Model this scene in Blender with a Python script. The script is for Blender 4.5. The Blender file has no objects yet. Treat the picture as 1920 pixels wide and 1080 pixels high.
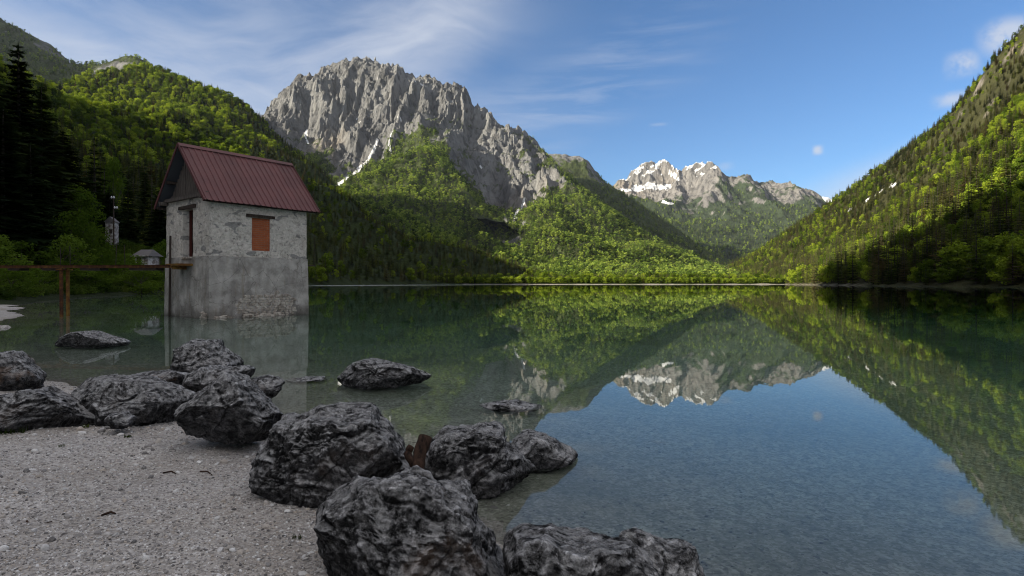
import bpy, math, random
import numpy as np
from mathutils import Vector
from math import radians, sin, cos, pi

random.seed(7)
RNG = np.random.default_rng(11)
scene = bpy.context.scene
COL = scene.collection

# ------------------------------------------------------------------ camera
F, CX, HY, CAMZ = 1075.0, 960.0, 531.0, 1.4
cam_d = bpy.data.cameras.new("camera")
cam_d.sensor_width = 36.0
cam_d.lens = F / 1920 * 36
cam_d.shift_y = -9 / 1920
cam_d.clip_start, cam_d.clip_end = 0.05, 40000
cam = bpy.data.objects.new("camera", cam_d)
cam.location = (0, 0, CAMZ)
cam.rotation_euler = (radians(90), 0, 0)
COL.objects.link(cam)
scene.camera = cam

# ------------------------------------------------------------------ light
SUN_AZ, SUN_EL = radians(-112), radians(21.3)
SUN_DIR = Vector((sin(SUN_AZ) * cos(SUN_EL), cos(SUN_AZ) * cos(SUN_EL), sin(SUN_EL)))
sun_d = bpy.data.lights.new("sun", 'SUN')
sun_d.energy = 5.0
sun_d.angle = radians(0.5)
sun_d.color = (1.0, 0.90, 0.70)
sun = bpy.data.objects.new("sun", sun_d)
sun.rotation_euler = SUN_DIR.to_track_quat('Z', 'Y').to_euler()
COL.objects.link(sun)
scene.view_settings.view_transform = 'Standard'
scene.view_settings.look = 'None'
scene.view_settings.exposure = 1.42
scene.view_settings.gamma = 1.0
scene.cycles.use_denoising = True
scene.cycles.pixel_filter_type = 'BLACKMAN_HARRIS'
scene.cycles.filter_width = 1.1
scene.cycles.max_bounces = 8
scene.cycles.diffuse_bounces = 2
scene.cycles.glossy_bounces = 3
scene.cycles.transmission_bounces = 4
scene.cycles.transparent_max_bounces = 8
scene.cycles.volume_bounces = 0
scene.cycles.sample_clamp_indirect = 6.0


class NT:
    """small wrapper for writing node trees"""
    def __init__(self, tree):
        self.t = tree; self.n = tree.nodes; self.l = tree.links
    def new(self, typ, **kw):
        nd = self.n.new(typ)
        for k, v in kw.items():
            setattr(nd, k, v)
        return nd
    def put(self, sock, v):
        if hasattr(v, 'links') or isinstance(v, bpy.types.NodeSocket):
            self.l.new(v, sock)
        else:
            if isinstance(v, (tuple, list)) and len(v) == 3 and sock.type == 'RGBA':
                v = (*v, 1)
            sock.default_value = v
    def math(self, op, a, b=0.0, c=None, clamp=False):
        nd = self.new('ShaderNodeMath', operation=op, use_clamp=clamp)
        self.put(nd.inputs[0], a); self.put(nd.inputs[1], b)
        if c is not None: self.put(nd.inputs[2], c)
        return nd.outputs[0]
    def vmath(self, op, a, b=(0, 0, 0)):
        nd = self.new('ShaderNodeVectorMath', operation=op)
        self.put(nd.inputs[0], a); self.put(nd.inputs[1], b)
        return nd.outputs[0]
    def mix(self, f, a, b, blend='MIX'):
        nd = self.new('ShaderNodeMix', data_type='RGBA', blend_type=blend, clamp_factor=True)
        self.put(nd.inputs[0], f); self.put(nd.inputs[6], a); self.put(nd.inputs[7], b)
        return nd.outputs[2]
    def ramp(self, f, stops, interp='LINEAR'):
        nd = self.new('ShaderNodeValToRGB'); cr = nd.color_ramp; cr.interpolation = interp
        while len(cr.elements) < len(stops): cr.elements.new(0.5)
        for e, (p, c) in zip(cr.elements, stops):
            e.position = p
            e.color = (c, c, c, 1) if isinstance(c, (int, float)) else (*c, 1)
        self.put(nd.inputs[0], f)
        return nd.outputs[0]
    def noise(self, vec, scale, detail=4, rough=0.55, dist=0.0, typ=None, lac=2.0):
        nd = self.new('ShaderNodeTexNoise')
        if typ: nd.noise_type = typ
        if vec is not None: self.put(nd.inputs['Vector'], vec)
        nd.inputs['Scale'].default_value = scale; nd.inputs['Detail'].default_value = detail
        nd.inputs['Roughness'].default_value = rough; nd.inputs['Distortion'].default_value = dist
        nd.inputs['Lacunarity'].default_value = lac
        return nd.outputs[0]
    def voro(self, vec, scale, feature='F1', out=0, rand=1.0):
        nd = self.new('ShaderNodeTexVoronoi', feature=feature)
        if vec is not None: self.put(nd.inputs['Vector'], vec)
        nd.inputs['Scale'].default_value = scale
        nd.inputs['Randomness'].default_value = rand
        return nd.outputs[out]
    def scale(self, vec, s, loc=(0, 0, 0), rot=(0, 0, 0)):
        nd = self.new('ShaderNodeMapping')
        self.put(nd.inputs[0], vec)
        nd.inputs['Scale'].default_value = s; nd.inputs['Location'].default_value = loc
        nd.inputs['Rotation'].default_value = rot
        return nd.outputs[0]
    def pos(self):
        return self.new('ShaderNodeNewGeometry').outputs['Position']
    def normal(self):
        return self.new('ShaderNodeNewGeometry').outputs['Normal']
    def obj(self):
        return self.new('ShaderNodeTexCoord').outputs['Object']
    def sep(self, v):
        nd = self.new('ShaderNodeSeparateXYZ'); self.put(nd.inputs[0], v); return nd.outputs
    def comb(self, x, y, z):
        nd = self.new('ShaderNodeCombineXYZ')
        for s, v in zip(nd.inputs, (x, y, z)): self.put(s, v)
        return nd.outputs[0]
    def attr(self, name, out='Fac'):
        return self.new('ShaderNodeAttribute', attribute_name=name).outputs[out]
    def bump(self, h, strength=0.5, dist=0.1, normal=None):
        nd = self.new('ShaderNodeBump')
        nd.inputs['Strength'].default_value = strength; nd.inputs['Distance'].default_value = dist
        self.put(nd.inputs['Height'], h)
        if normal is not None: self.put(nd.inputs['Normal'], normal)
        return nd.outputs[0]
    def rand(self):
        return self.new('ShaderNodeObjectInfo').outputs['Random']
    def band(self, v, c, w):
        """1 at v=c falling to 0 at |v-c|=w (smooth)"""
        d = self.math('DIVIDE', self.math('SUBTRACT', v, c), w)
        d2 = self.math('MULTIPLY', d, d)
        return self.math('POWER', self.math('SUBTRACT', 1.0, d2, clamp=True), 2.0)


def material(name, fn):
    m = bpy.data.materials.new(name); m.use_nodes = True
    t = NT(m.node_tree); t.n.clear()
    out = t.new('ShaderNodeOutputMaterial')
    r = fn(t)
    t.l.new(r, out.inputs['Surface'])
    return m


def principled(t, color, rough=0.8, normal=None, spec=0.3, metal=0.0):
    p = t.new('ShaderNodeBsdfPrincipled')
    t.put(p.inputs['Base Color'], color); t.put(p.inputs['Roughness'], rough)
    t.put(p.inputs['Specular IOR Level'], spec); t.put(p.inputs['Metallic'], metal)
    if normal is not None: t.l.new(normal, p.inputs['Normal'])
    return p.outputs[0]


# ------------------------------------------------------------------ sky
world = bpy.data.worlds.new("World")
scene.world = world
world.use_nodes = True
def make_sky():
    t = NT(world.node_tree); t.n.clear()
    out = t.new('ShaderNodeOutputWorld')
    sky = t.new('ShaderNodeTexSky', sky_type='NISHITA')
    sky.sun_disc = False
    sky.sun_elevation = SUN_EL
    sky.sun_rotation = SUN_AZ
    sky.altitude = 900; sky.air_density = 1.0; sky.dust_density = 0.35; sky.ozone_density = 1.6
    d = t.new('ShaderNodeTexCoord').outputs['Generated']
    x, y, z = t.sep(d)
    az = t.math('ARCTAN2', x, y)
    el = t.math('ARCSINE', z)
    ae = t.comb(az, el, 0.0)
    # high cirrus drawn out in long streaks
    wob = t.noise(ae, 2.2, 3, 0.5)
    rot1 = t.scale(ae, (1.3, 5.5, 1), (0.3, 0.2, 0), (0, 0, radians(-38)))
    rot1 = t.vmath('ADD', rot1, t.comb(t.math('MULTIPLY', wob, 0.9), t.math('MULTIPLY', wob, 1.2), 0.0))
    st = t.noise(rot1, 2.1, 7, 0.6, 0.35)
    veil = t.noise(t.scale(ae, (1.0, 2.2, 1), (3.1, 0.4, 0), (0, 0, radians(-25))), 2.4, 4, 0.5, 0.3)
    m1 = t.math('MULTIPLY', t.band(az, -0.55, 0.75), t.math('ADD', 0.25, t.math('MULTIPLY', t.band(el, 0.16, 0.55), 0.75)))
    c1 = t.math('MULTIPLY', t.ramp(st, [(0.34, 0.0), (0.74, 1.0)]), m1)
    c1 = t.math('ADD', c1, t.math('MULTIPLY', t.ramp(veil, [(0.36, 0.0), (0.72, 1.0)]), t.math('MULTIPLY', m1, 0.75)))
    # fan of cloud rising behind the big mountain
    k = t.math('SUBTRACT', el, t.math('ADD', 0.345, t.math('MULTIPLY', t.math('ADD', az, 0.25), 0.55)))
    fan = t.math('MULTIPLY', t.band(k, 0.0, 0.12), t.band(az, -0.22, 0.30))
    c1 = t.math('ADD', c1, t.math('MULTIPLY', t.math('MULTIPLY', fan, 0.75), t.ramp(st, [(0.22, 0.15), (0.7, 1.0)])))
    # thin streaks right of the peak, low pale bank above the right valley end
    rot2 = t.scale(ae, (2.0, 16.0, 1), (0, 0, 0), (0, 0, radians(-16)))
    st2 = t.noise(rot2, 2.6, 6, 0.6, 0.4)
    k2 = t.math('SUBTRACT', el, t.math('ADD', 0.30, t.math('MULTIPLY', t.math('ADD', az, -0.08), 0.42)))
    c2 = t.math('MULTIPLY', t.math('MULTIPLY', t.band(k2, 0.0, 0.11), t.band(az, 0.10, 0.34)), t.ramp(st2, [(0.44, 0.0), (0.8, 0.55)]))
    k3 = t.math('SUBTRACT', el, t.math('ADD', 0.135, t.math('MULTIPLY', t.math('SUBTRACT', az, 0.52), 0.34)))
    bank = t.math('MULTIPLY', t.math('MULTIPLY', t.math('MULTIPLY', t.band(k3, -0.05, 0.10), 1.8), t.band(az, 0.60, 0.36)),
                  t.ramp(t.noise(t.scale(ae, (2, 9, 1)), 3.0, 4, 0.5), [(0.2, 0.55), (0.7, 0.95)]))
    # small puffs
    puffs = None
    fl = t.noise(ae, 34.0, 5, 0.6)
    for (pa, pe, rw, rh, s) in ((0.713, 0.316, 0.040, 0.030, 1.3), (0.666, 0.292, 0.026, 0.022, 1.1),
                                (0.655, 0.249, 0.030, 0.014, 0.9), (0.490, 0.202, 0.010, 0.010, 1.2),
                                (0.357, 0.189, 0.017, 0.009, 0.35), (0.25, 0.262, 0.02, 0.004, 0.35)):
        g = t.math('MULTIPLY', t.band(az, pa, rw), t.band(el, pe, rh))
        g = t.math('MULTIPLY', t.math('MULTIPLY', g, t.ramp(fl, [(0.30, 0.0), (0.52, 1.0)])), s)
        puffs = g if puffs is None else t.math('MAXIMUM', puffs, g)
    cl = t.math('ADD', t.math('ADD', c1, c2), t.math('ADD', bank, puffs), clamp=True)
    blue = t.mix(1.0, sky.outputs[0], SKY_TINT, 'MULTIPLY')
    col = t.mix(t.math('MULTIPLY', cl, 0.80), blue, CLOUD_COL)
    # bright broken cloud added overhead and behind the camera, unseen, to fill the shade
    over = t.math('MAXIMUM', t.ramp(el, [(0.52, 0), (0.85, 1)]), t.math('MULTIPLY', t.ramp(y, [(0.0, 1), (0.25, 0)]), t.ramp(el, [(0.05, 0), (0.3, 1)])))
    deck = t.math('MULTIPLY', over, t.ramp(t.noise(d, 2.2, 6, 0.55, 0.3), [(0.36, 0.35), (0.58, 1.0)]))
    col = t.mix(t.math('MULTIPLY', deck, 0.9), col, FILL_CLOUD_COL)
    bg = t.new('ShaderNodeBackground')
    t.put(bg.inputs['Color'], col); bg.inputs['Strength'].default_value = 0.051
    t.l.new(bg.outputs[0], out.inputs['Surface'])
SKY_TINT = (0.60, 0.86, 1.12)
CLOUD_COL = (4.6, 5.0, 5.8)
FILL_CLOUD_COL = (7.2, 6.8, 6.5)
make_sky()


# ------------------------------------------------------------------ small helpers
def wpt(px, py, Y):
    """a point at distance Y seen at a place in the photograph"""
    return np.array(((px - CX) / F * Y, Y, CAMZ + (HY - py) / F * Y))

def tag(o, label=None, cat=None, group=None, kind=None):
    if label: o['label'] = label
    if cat: o['category'] = cat
    if group: o['group'] = group
    if kind: o['kind'] = kind
    return o

def empty(name, loc=(0, 0, 0), rz=0.0):
    o = bpy.data.objects.new(name, None)
    o.empty_display_size = 0.3
    o.location = loc; o.rotation_euler = (0, 0, rz)
    COL.objects.link(o)
    return o

def raw_mesh(name, V, quads=None, tris=None, mats=(), smooth=False, mi=None):
    me = bpy.data.meshes.new(name)
    V = np.asarray(V, dtype=np.float32)
    parts = []; tot = []
    if quads is not None and len(quads):
        parts.append(np.asarray(quads, np.int32).ravel()); tot.append(np.full(len(quads), 4, np.int32))
    if tris is not None and len(tris):
        parts.append(np.asarray(tris, np.int32).ravel()); tot.append(np.full(len(tris), 3, np.int32))
    me.vertices.add(len(V)); me.vertices.foreach_set('co', V.ravel())
    if parts:
        loops = np.concatenate(parts); tot = np.concatenate(tot)
        start = np.concatenate(([0], np.cumsum(tot)[:-1])).astype(np.int32)
        me.loops.add(len(loops)); me.loops.foreach_set('vertex_index', loops)
        me.polygons.add(len(tot)); me.polygons.foreach_set('loop_start', start)
        if mi is not None: me.polygons.foreach_set('material_index', np.asarray(mi, np.int32))
        me.polygons.foreach_set('use_smooth', np.full(len(tot), smooth, dtype=bool))
    for m in mats: me.materials.append(m)
    me.update(calc_edges=True)
    return me

def link(name, me, parent=None, loc=None):
    o = bpy.data.objects.new(name, me)
    COL.objects.link(o)
    if parent is not None: o.parent = parent
    if loc is not None: o.location = loc
    return o

def fattr(me, name, data):
    a = me.attributes.new(name, 'FLOAT', 'POINT'); a.data.foreach_set('value', np.asarray(data, np.float32))

class MB:
    """collects quads and triangles for one mesh"""
    def __init__(self): self.v = []; self.q = []; self.t = []; self.n = 0
    def add(self, V, q=(), t=()):
        V = np.asarray(V, float); b = self.n
        self.v.append(V); self.n += len(V)
        if len(q): self.q.append(np.asarray(q) + b)
        if len(t): self.t.append(np.asarray(t) + b)
    def box(self, c, s, rot=None, jit=0.0):
        c = np.asarray(c, float); s = np.asarray(s, float) / 2
        V = np.array([(x, y, z) for x in (-1, 1) for y in (-1, 1) for z in (-1, 1)], float) * s
        if jit: V += np.random.default_rng(self.n + 5).normal(0, jit, V.shape)
        if rot is not None: V = V @ np.asarray(rot).T
        self.add(V + c, q=[(0, 1, 3, 2), (4, 6, 7, 5), (0, 4, 5, 1), (2, 3, 7, 6), (0, 2, 6, 4), (1, 5, 7, 3)])
    def tube(self, pts, radii, n=8, caps=True):
        pts = np.asarray(pts, float); m = len(pts)
        if np.isscalar(radii): radii = [radii] * m
        rings = []
        for i in range(m):
            d = pts[min(i + 1, m - 1)] - pts[max(i - 1, 0)]; d = d / (np.linalg.norm(d) + 1e-9)
            a = np.cross(d, (0.13, 0.31, 0.94) if abs(d[2]) < 0.9 else (1, 0.1, 0)); a /= np.linalg.norm(a)
            b = np.cross(d, a)
            th = np.arange(n) * 2 * pi / n
            rings.append(pts[i] + radii[i] * (np.cos(th)[:, None] * a + np.sin(th)[:, None] * b))
        V = np.concatenate(rings)
        q = [(i * n + j, i * n + (j + 1) % n, (i + 1) * n + (j + 1) % n, (i + 1) * n + j) for i in range(m - 1) for j in range(n)]
        tt = []
        if caps:
            V = np.concatenate((V, pts[[0]], pts[[-1]])); c0 = m * n
            tt = [(c0, (j + 1) % n, j) for j in range(n)] + [(c0 + 1, (m - 1) * n + j, (m - 1) * n + (j + 1) % n) for j in range(n)]
        self.add(V, q, tt)
    def mesh(self, name, mats, smooth=False):
        return raw_mesh(name, np.concatenate(self.v), np.concatenate(self.q) if self.q else None,
                        np.concatenate(self.t) if self.t else None, mats if isinstance(mats, (list, tuple)) else [mats], smooth)
    def build(self, name, mats, parent=None, smooth=False):
        return link(name, self.mesh(name, mats, smooth), parent)


# ------------------------------------------------------------------ noise on arrays
_P = np.random.default_rng(3).permutation(256); _P = np.concatenate((_P, _P, _P))
_G = np.random.default_rng(4).normal(size=(256, 3)); _G /= np.linalg.norm(_G, axis=1)[:, None]
def perlin(p):
    p = np.asarray(p, float); i = np.floor(p).astype(np.int64); f = p - i; i &= 255
    u = f * f * f * (f * (f * 6 - 15) + 10)
    r = 0
    for dx in (0, 1):
        wx = u[:, 0] if dx else 1 - u[:, 0]
        for dy in (0, 1):
            wy = u[:, 1] if dy else 1 - u[:, 1]
            for dz in (0, 1):
                wz = u[:, 2] if dz else 1 - u[:, 2]
                h = _P[_P[_P[i[:, 0] + dx] + i[:, 1] + dy] + i[:, 2] + dz]
                g = _G[h]
                r = r + wx * wy * wz * (g[:, 0] * (f[:, 0] - dx) + g[:, 1] * (f[:, 1] - dy) + g[:, 2] * (f[:, 2] - dz))
    return r * 1.5
def fbm(p, octaves=5, gain=0.5, lac=2.03):
    a, s, r = 1.0, 1.0, 0
    for k in range(octaves):
        r = r + a * perlin(p * s + 17.3 * k); a *= gain; s *= lac
    return r
def ridged(p, octaves=5, gain=0.5, lac=2.03):
    a, s, r, w = 1.0, 1.0, 0, 1.0
    for k in range(octaves):
        n = (1 - np.abs(perlin(p * s + 9.1 * k))) ** 2
        r = r + a * n * w; w = np.clip(n * 1.6, 0, 1); a *= gain; s *= lac
    return r - 0.9
def P3(x, y, z=None):
    return np.stack((x, y, np.zeros_like(x) if z is None else z), 1)
def smooth01(x, a, b):
    t = np.clip((x - a) / (b - a), 0, 1); return t * t * (3 - 2 * t)
# ------------------------------------------------------------------ materials of the setting
def m_mountain(rock_a, rock_b, tan, forest_col, bump_scale, bump_dist, bare=0.0):
    def f(t):
        p = t.pos()
        cover = t.attr('cover'); snow = t.attr('snow'); gravel = t.attr('gravel')
        n1 = t.noise(p, bump_scale * 0.25, 6, 0.62)
        n2 = t.noise(t.scale(p, (1, 1, 0.35)), bump_scale, 7, 0.68)
        st = t.noise(t.scale(p, (1.4, 1.4, 0.12)), bump_scale * 1.6, 5, 0.6)
        bed = t.noise(t.scale(p, (0.25, 0.25, 2.2), rot=(0.12, 0.2, 0)), bump_scale * 1.2, 4, 0.6)
        col = t.mix(t.ramp(n1, [(0.36, 0), (0.62, 1)]), rock_a, rock_b)
        col = t.mix(t.math('MULTIPLY', t.ramp(st, [(0.47, 0), (0.62, 1)]), 0.7), col, tuple(c * 0.42 for c in rock_a))
        col = t.mix(t.ramp(t.noise(p, bump_scale * 0.12, 4, 0.5), [(0.56, 0), (0.68, 0.7)]), col, tan)
        scrub = t.ramp(t.math('ADD', n2, t.math('MULTIPLY', cover, 0.9)), [(0.72 + bare, 0), (0.86 + bare, 1)])
        fc = t.mix(t.ramp(n2, [(0.4, 0), (0.6, 1)]), forest_col, tuple(c * 1.9 for c in forest_col))
        col = t.mix(scrub, col, fc)
        col = t.mix(t.math('MULTIPLY', gravel, 0.95), col, (0.22, 0.20, 0.165))
        sn = t.ramp(t.math('ADD', snow, t.math('MULTIPLY', t.math('SUBTRACT', n2, 0.5), 0.9)), [(0.42, 0), (0.52, 1)])
        col = t.mix(sn, col, (0.62, 0.63, 0.66))
        h = t.math('ADD', t.math('ADD', n2, t.math('MULTIPLY', t.noise(t.scale(p, (1, 1, 1.6)), bump_scale * 4.5, 6, 0.7), 0.55)), t.math('ADD', t.math('MULTIPLY', st, 0.35), t.math('MULTIPLY', bed, 0.5)))
        nrm = t.bump(h, 0.9, bump_dist)
        return principled(t, col, 0.9, nrm, 0.1)
    return f

FOREST_FLOOR = (0.018, 0.026, 0.008)
M_mass = material("limestone_mountain", m_mountain((0.125, 0.125, 0.13), (0.225, 0.225, 0.228), (0.25, 0.22, 0.19), (0.035, 0.045, 0.018), 0.02, 26.0))
M_far = material("far_mountain_rock", m_mountain((0.135, 0.13, 0.128), (0.215, 0.205, 0.20), (0.22, 0.19, 0.16), (0.022, 0.031, 0.016), 0.011, 50.0))
M_hill = material("wooded_hill_ground", m_mountain((0.30, 0.28, 0.25), (0.42, 0.39, 0.34), (0.40, 0.33, 0.25), FOREST_FLOOR, 0.05, 7.0))
M_righthill = material("rocky_hill_ground", m_mountain((0.125, 0.115, 0.10), (0.24, 0.215, 0.185), (0.22, 0.175, 0.125), (0.030, 0.031, 0.013), 0.055, 8.0, 0.03))

def m_gravel(t):
    p = t.pos()
    z = t.sep(p)[2]
    v1 = t.voro(p, 95.0, 'F1', 1); v2 = t.voro(p, 42.0, 'F1', 1)
    e1 = t.voro(p, 95.0, 'F1', 0); e2 = t.voro(p, 42.0, 'F1', 0)
    tone = t.math('ADD', t.math('MULTIPLY', t.sep(v1)[0], 0.6), t.math('MULTIPLY', t.sep(v2)[1], 0.4))
    col = t.ramp(tone, [(0.12, (0.22, 0.205, 0.195)), (0.45, (0.44, 0.41, 0.385)), (0.72, (0.53, 0.50, 0.465)), (0.95, (0.70, 0.68, 0.66))])
    col = t.mix(t.ramp(t.noise(p, 1.3, 5, 0.6), [(0.42, 0), (0.66, 0.55)]), col, (0.27, 0.235, 0.195))
    wet = t.ramp(z, [(0.0, 1), (0.03, 0)])
    col = t.mix(t.math('MULTIPLY', wet, 0.35), col, (0.20, 0.19, 0.16))
    h = t.math('ADD', t.math('MULTIPLY', e1, -0.35), t.math('ADD', t.math('MULTIPLY', e2, -0.5), t.noise(p, 9.0, 5, 0.6)))
    return principled(t, col, 0.85, t.bump(h, 0.8, 0.02), 0.25)
M_gravel = material("beach_gravel", m_gravel)

def m_bed(t):
    p = t.pos()
    v1 = t.voro(p, 60.0, 'F1', 1); v2 = t.voro(p, 22.0, 'F1', 1)
    tone = t.math('ADD', t.math('MULTIPLY', t.sep(v1)[0], 0.6), t.math('MULTIPLY', t.sep(v2)[1], 0.4))
    col = t.ramp(tone, [(0.1, (0.18, 0.18, 0.155)), (0.5, (0.31, 0.31, 0.265)), (0.95, (0.50, 0.495, 0.44))])
    col = t.mix(t.ramp(t.noise(p, 0.35, 5, 0.6), [(0.45, 0), (0.72, 0.8)]), col, (0.15, 0.16, 0.11))
    return principled(t, col, 0.9, None, 0.1)
M_bed = material("lake_bed_silt", m_bed)

def m_water(t):
    p = t.pos(); x, y, z = t.sep(p)
    near = t.noise(t.scale(p, (1.0, 0.45, 1)), 3.5, 3, 0.5)
    swell = t.noise(t.scale(p, (0.12, 0.05, 1)), 1.0, 3, 0.5)
    # a breath of wind ruffles the far left of the lake
    zone = t.math('MULTIPLY', t.ramp(t.math('DIVIDE', y, 1000.0), [(0.20, 0), (0.34, 1)]),
                  t.ramp(t.math('DIVIDE', t.math('ADD', x, 400.0), 800.0), [(0.36, 1), (0.52, 0)]))
    h = t.math('ADD', t.math('MULTIPLY', near, 0.00035), t.math('MULTIPLY', swell, 0.006))
    b = t.new('ShaderNodeBump'); b.inputs['Strength'].default_value = 1.0; b.inputs['Distance'].default_value = 1.0
    t.put(b.inputs['Height'], h)
    fr = t.new('ShaderNodeFresnel'); fr.inputs['IOR'].default_value = 1.333
    t.l.new(b.outputs[0], fr.inputs['Normal'])
    gl = t.new('ShaderNodeBsdfGlossy'); gl.inputs['Color'].default_value = (0.97, 0.98, 1.0, 1)
    t.put(gl.inputs['Roughness'], t.math('ADD', 0.012, t.math('MULTIPLY', zone, 0.22)))
    t.l.new(b.outputs[0], gl.inputs['Normal'])
    rf = t.new('ShaderNodeBsdfRefraction'); rf.inputs['IOR'].default_value = 1.333; rf.inputs['Roughness'].default_value = 0.0
    rf.inputs['Color'].default_value = (0.96, 0.98, 0.97, 1)
    mx = t.new('ShaderNodeMixShader')
    t.l.new(fr.outputs[0], mx.inputs[0]); t.l.new(rf.outputs[0], mx.inputs[1]); t.l.new(gl.outputs[0], mx.inputs[2])
    return mx.outputs[0]
M_water = material("lake_water", m_water)
def _water_volume():
    t = NT(M_water.node_tree)
    out = [n for n in t.n if n.type == 'OUTPUT_MATERIAL'][0]
    va = t.new('ShaderNodeVolumeAbsorption'); va.inputs['Color'].default_value = (0.36, 0.74, 0.60, 1); va.inputs['Density'].default_value = 0.6
    t.l.new(va.outputs[0], out.inputs['Volume'])
_water_volume()

# ------------------------------------------------------------------ beach and lake bed: one sheet that runs out to the horizon
SHORE = np.array([(-60, 700), (-150, 380), (-45, 92), (-47, 71), (-43, 58), (-33, 39), (-27.5, 31), (-21, 25), (-17.5, 18.5), (-17, 15.5),
                  (-12, 11.0), (-8.6, 9.1), (-6.6, 8.05), (-5.4, 7.6), (-4.4, 7.2), (-3.3, 6.6), (-2.35, 5.55), (-1.6, 4.7), (-0.78, 3.95), (-0.42, 3.6), (-0.16, 3.3),
                  (0.0, 2.75), (0.32, 2.4), (0.9, 2.1), (2.0, 1.6), (4.5, 0.6), (12, -2.5), (40, -12), (110, 10), (150, 120), (186, 270), (234, 400), (389, 900)], float)
def shore_dist(x, y):
    """signed distance to the waterline, positive on land"""
    p = np.stack((x, y), 1); best = np.full(len(p), 1e18); inside = np.zeros(len(p), bool)
    for a, b in zip(SHORE[:-1], SHORE[1:]):
        d = b - a
        s = np.clip(((p - a) @ d) / (d @ d), 0, 1)
        q = p - a - s[:, None] * d
        best = np.minimum(best, (q ** 2).sum(1))
    poly = SHORE
    j = len(poly) - 1
    for i in range(len(poly)):
        xi, yi = poly[i]; xj, yj = poly[j]
        c = ((yi > y) != (yj > y)) & (x < (xj - xi) * (y - yi) / (yj - yi + 1e-12) + xi)
        inside ^= c; j = i
    return np.where(inside, -1, 1) * np.sqrt(best)
def ground_z(x, y, detail=True):
    x = np.asarray(x, float); y = np.asarray(y, float)
    d = shore_dist(x, y)
    land = 0.085 * np.minimum(d, 2.6) + 0.04 * np.clip(d - 2.6, 0, 6) 
    dd = -d
    bed = -(0.13 * np.minimum(dd, 6) + 0.07 * np.clip(dd - 6, 0, 22) + 0.22 * np.clip(dd - 28, 0, 40))
    z = np.where(d > 0, land, bed)
    far = smooth01(np.hypot(x, y), 40, 90)
    z = np.where(d > 0, z * (1 - far) - 0.4 * far, z)
    if detail:
        w = 1 - smooth01(np.hypot(x, y), 18, 40)
        z = z + w * (0.035 * perlin(P3(x * 0.9, y * 0.9)) + 0.018 * perlin(P3(x * 2.7, y * 2.7 + 5)) + 0.006 * perlin(P3(x * 9, y * 9)))
    return z
def axis(lo, hi, step, far, grow):
    a = list(np.arange(lo, hi, step)); s = step
    while a[-1] < far: s *= grow; a.append(a[-1] + s)
    s = step; b = [lo]
    while b[-1] > -far: s *= grow; b.append(b[-1] - s)
    return np.array(b[:0:-1] + a)
def grid_mesh(name, xs, ys, Z, mats, keep=None, smooth=True, attrs=None):
    nx, ny = len(xs), len(ys)
    X, Y = np.meshgrid(xs, ys)
    V = np.stack((X.ravel(), Y.ravel(), Z.ravel()), 1)
    i = np.arange(nx * ny).reshape(ny, nx)
    q = np.stack((i[:-1, :-1], i[:-1, 1:], i[1:, 1:], i[1:, :-1]), -1).reshape(-1, 4)
    if keep is not None:
        q = q[keep(V, q)]
        used = np.unique(q); re = np.full(nx * ny, -1); re[used] = np.arange(len(used))
        V = V[used]; q = re[q]
        if attrs: attrs = {k: a.ravel()[used] for k, a in attrs.items()}
    me = raw_mesh(name, V, q, None, mats, smooth)
    for k, a in (attrs or {}).items(): fattr(me, k, a.ravel())
    return me
def make_ground():
    xs = axis(-9.0, 4.0, 0.05, 9000, 1.10); ys = axis(1.0, 9.5, 0.05, 9000, 1.10)
    X, Y = np.meshgrid(xs, ys)
    Z = ground_z(X.ravel(), Y.ravel()).reshape(X.shape)
    land = lambda V, q: V[q][:, :, 2].max(1) > -0.015
    bed = lambda V, q: V[q][:, :, 2].max(1) <= -0.015
    tag(link('beach', grid_mesh('beach', xs, ys, Z, [M_gravel], land)), kind='structure')
    tag(link('lake_bed', grid_mesh('lake_bed', xs, ys, Z, [M_bed], bed)), kind='structure')
    mb = MB(); mb.box((0, 1500, -10), (6000, 9000, 20))
    tag(mb.build('lake_water', [M_water]), kind='structure')
make_ground()

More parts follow.
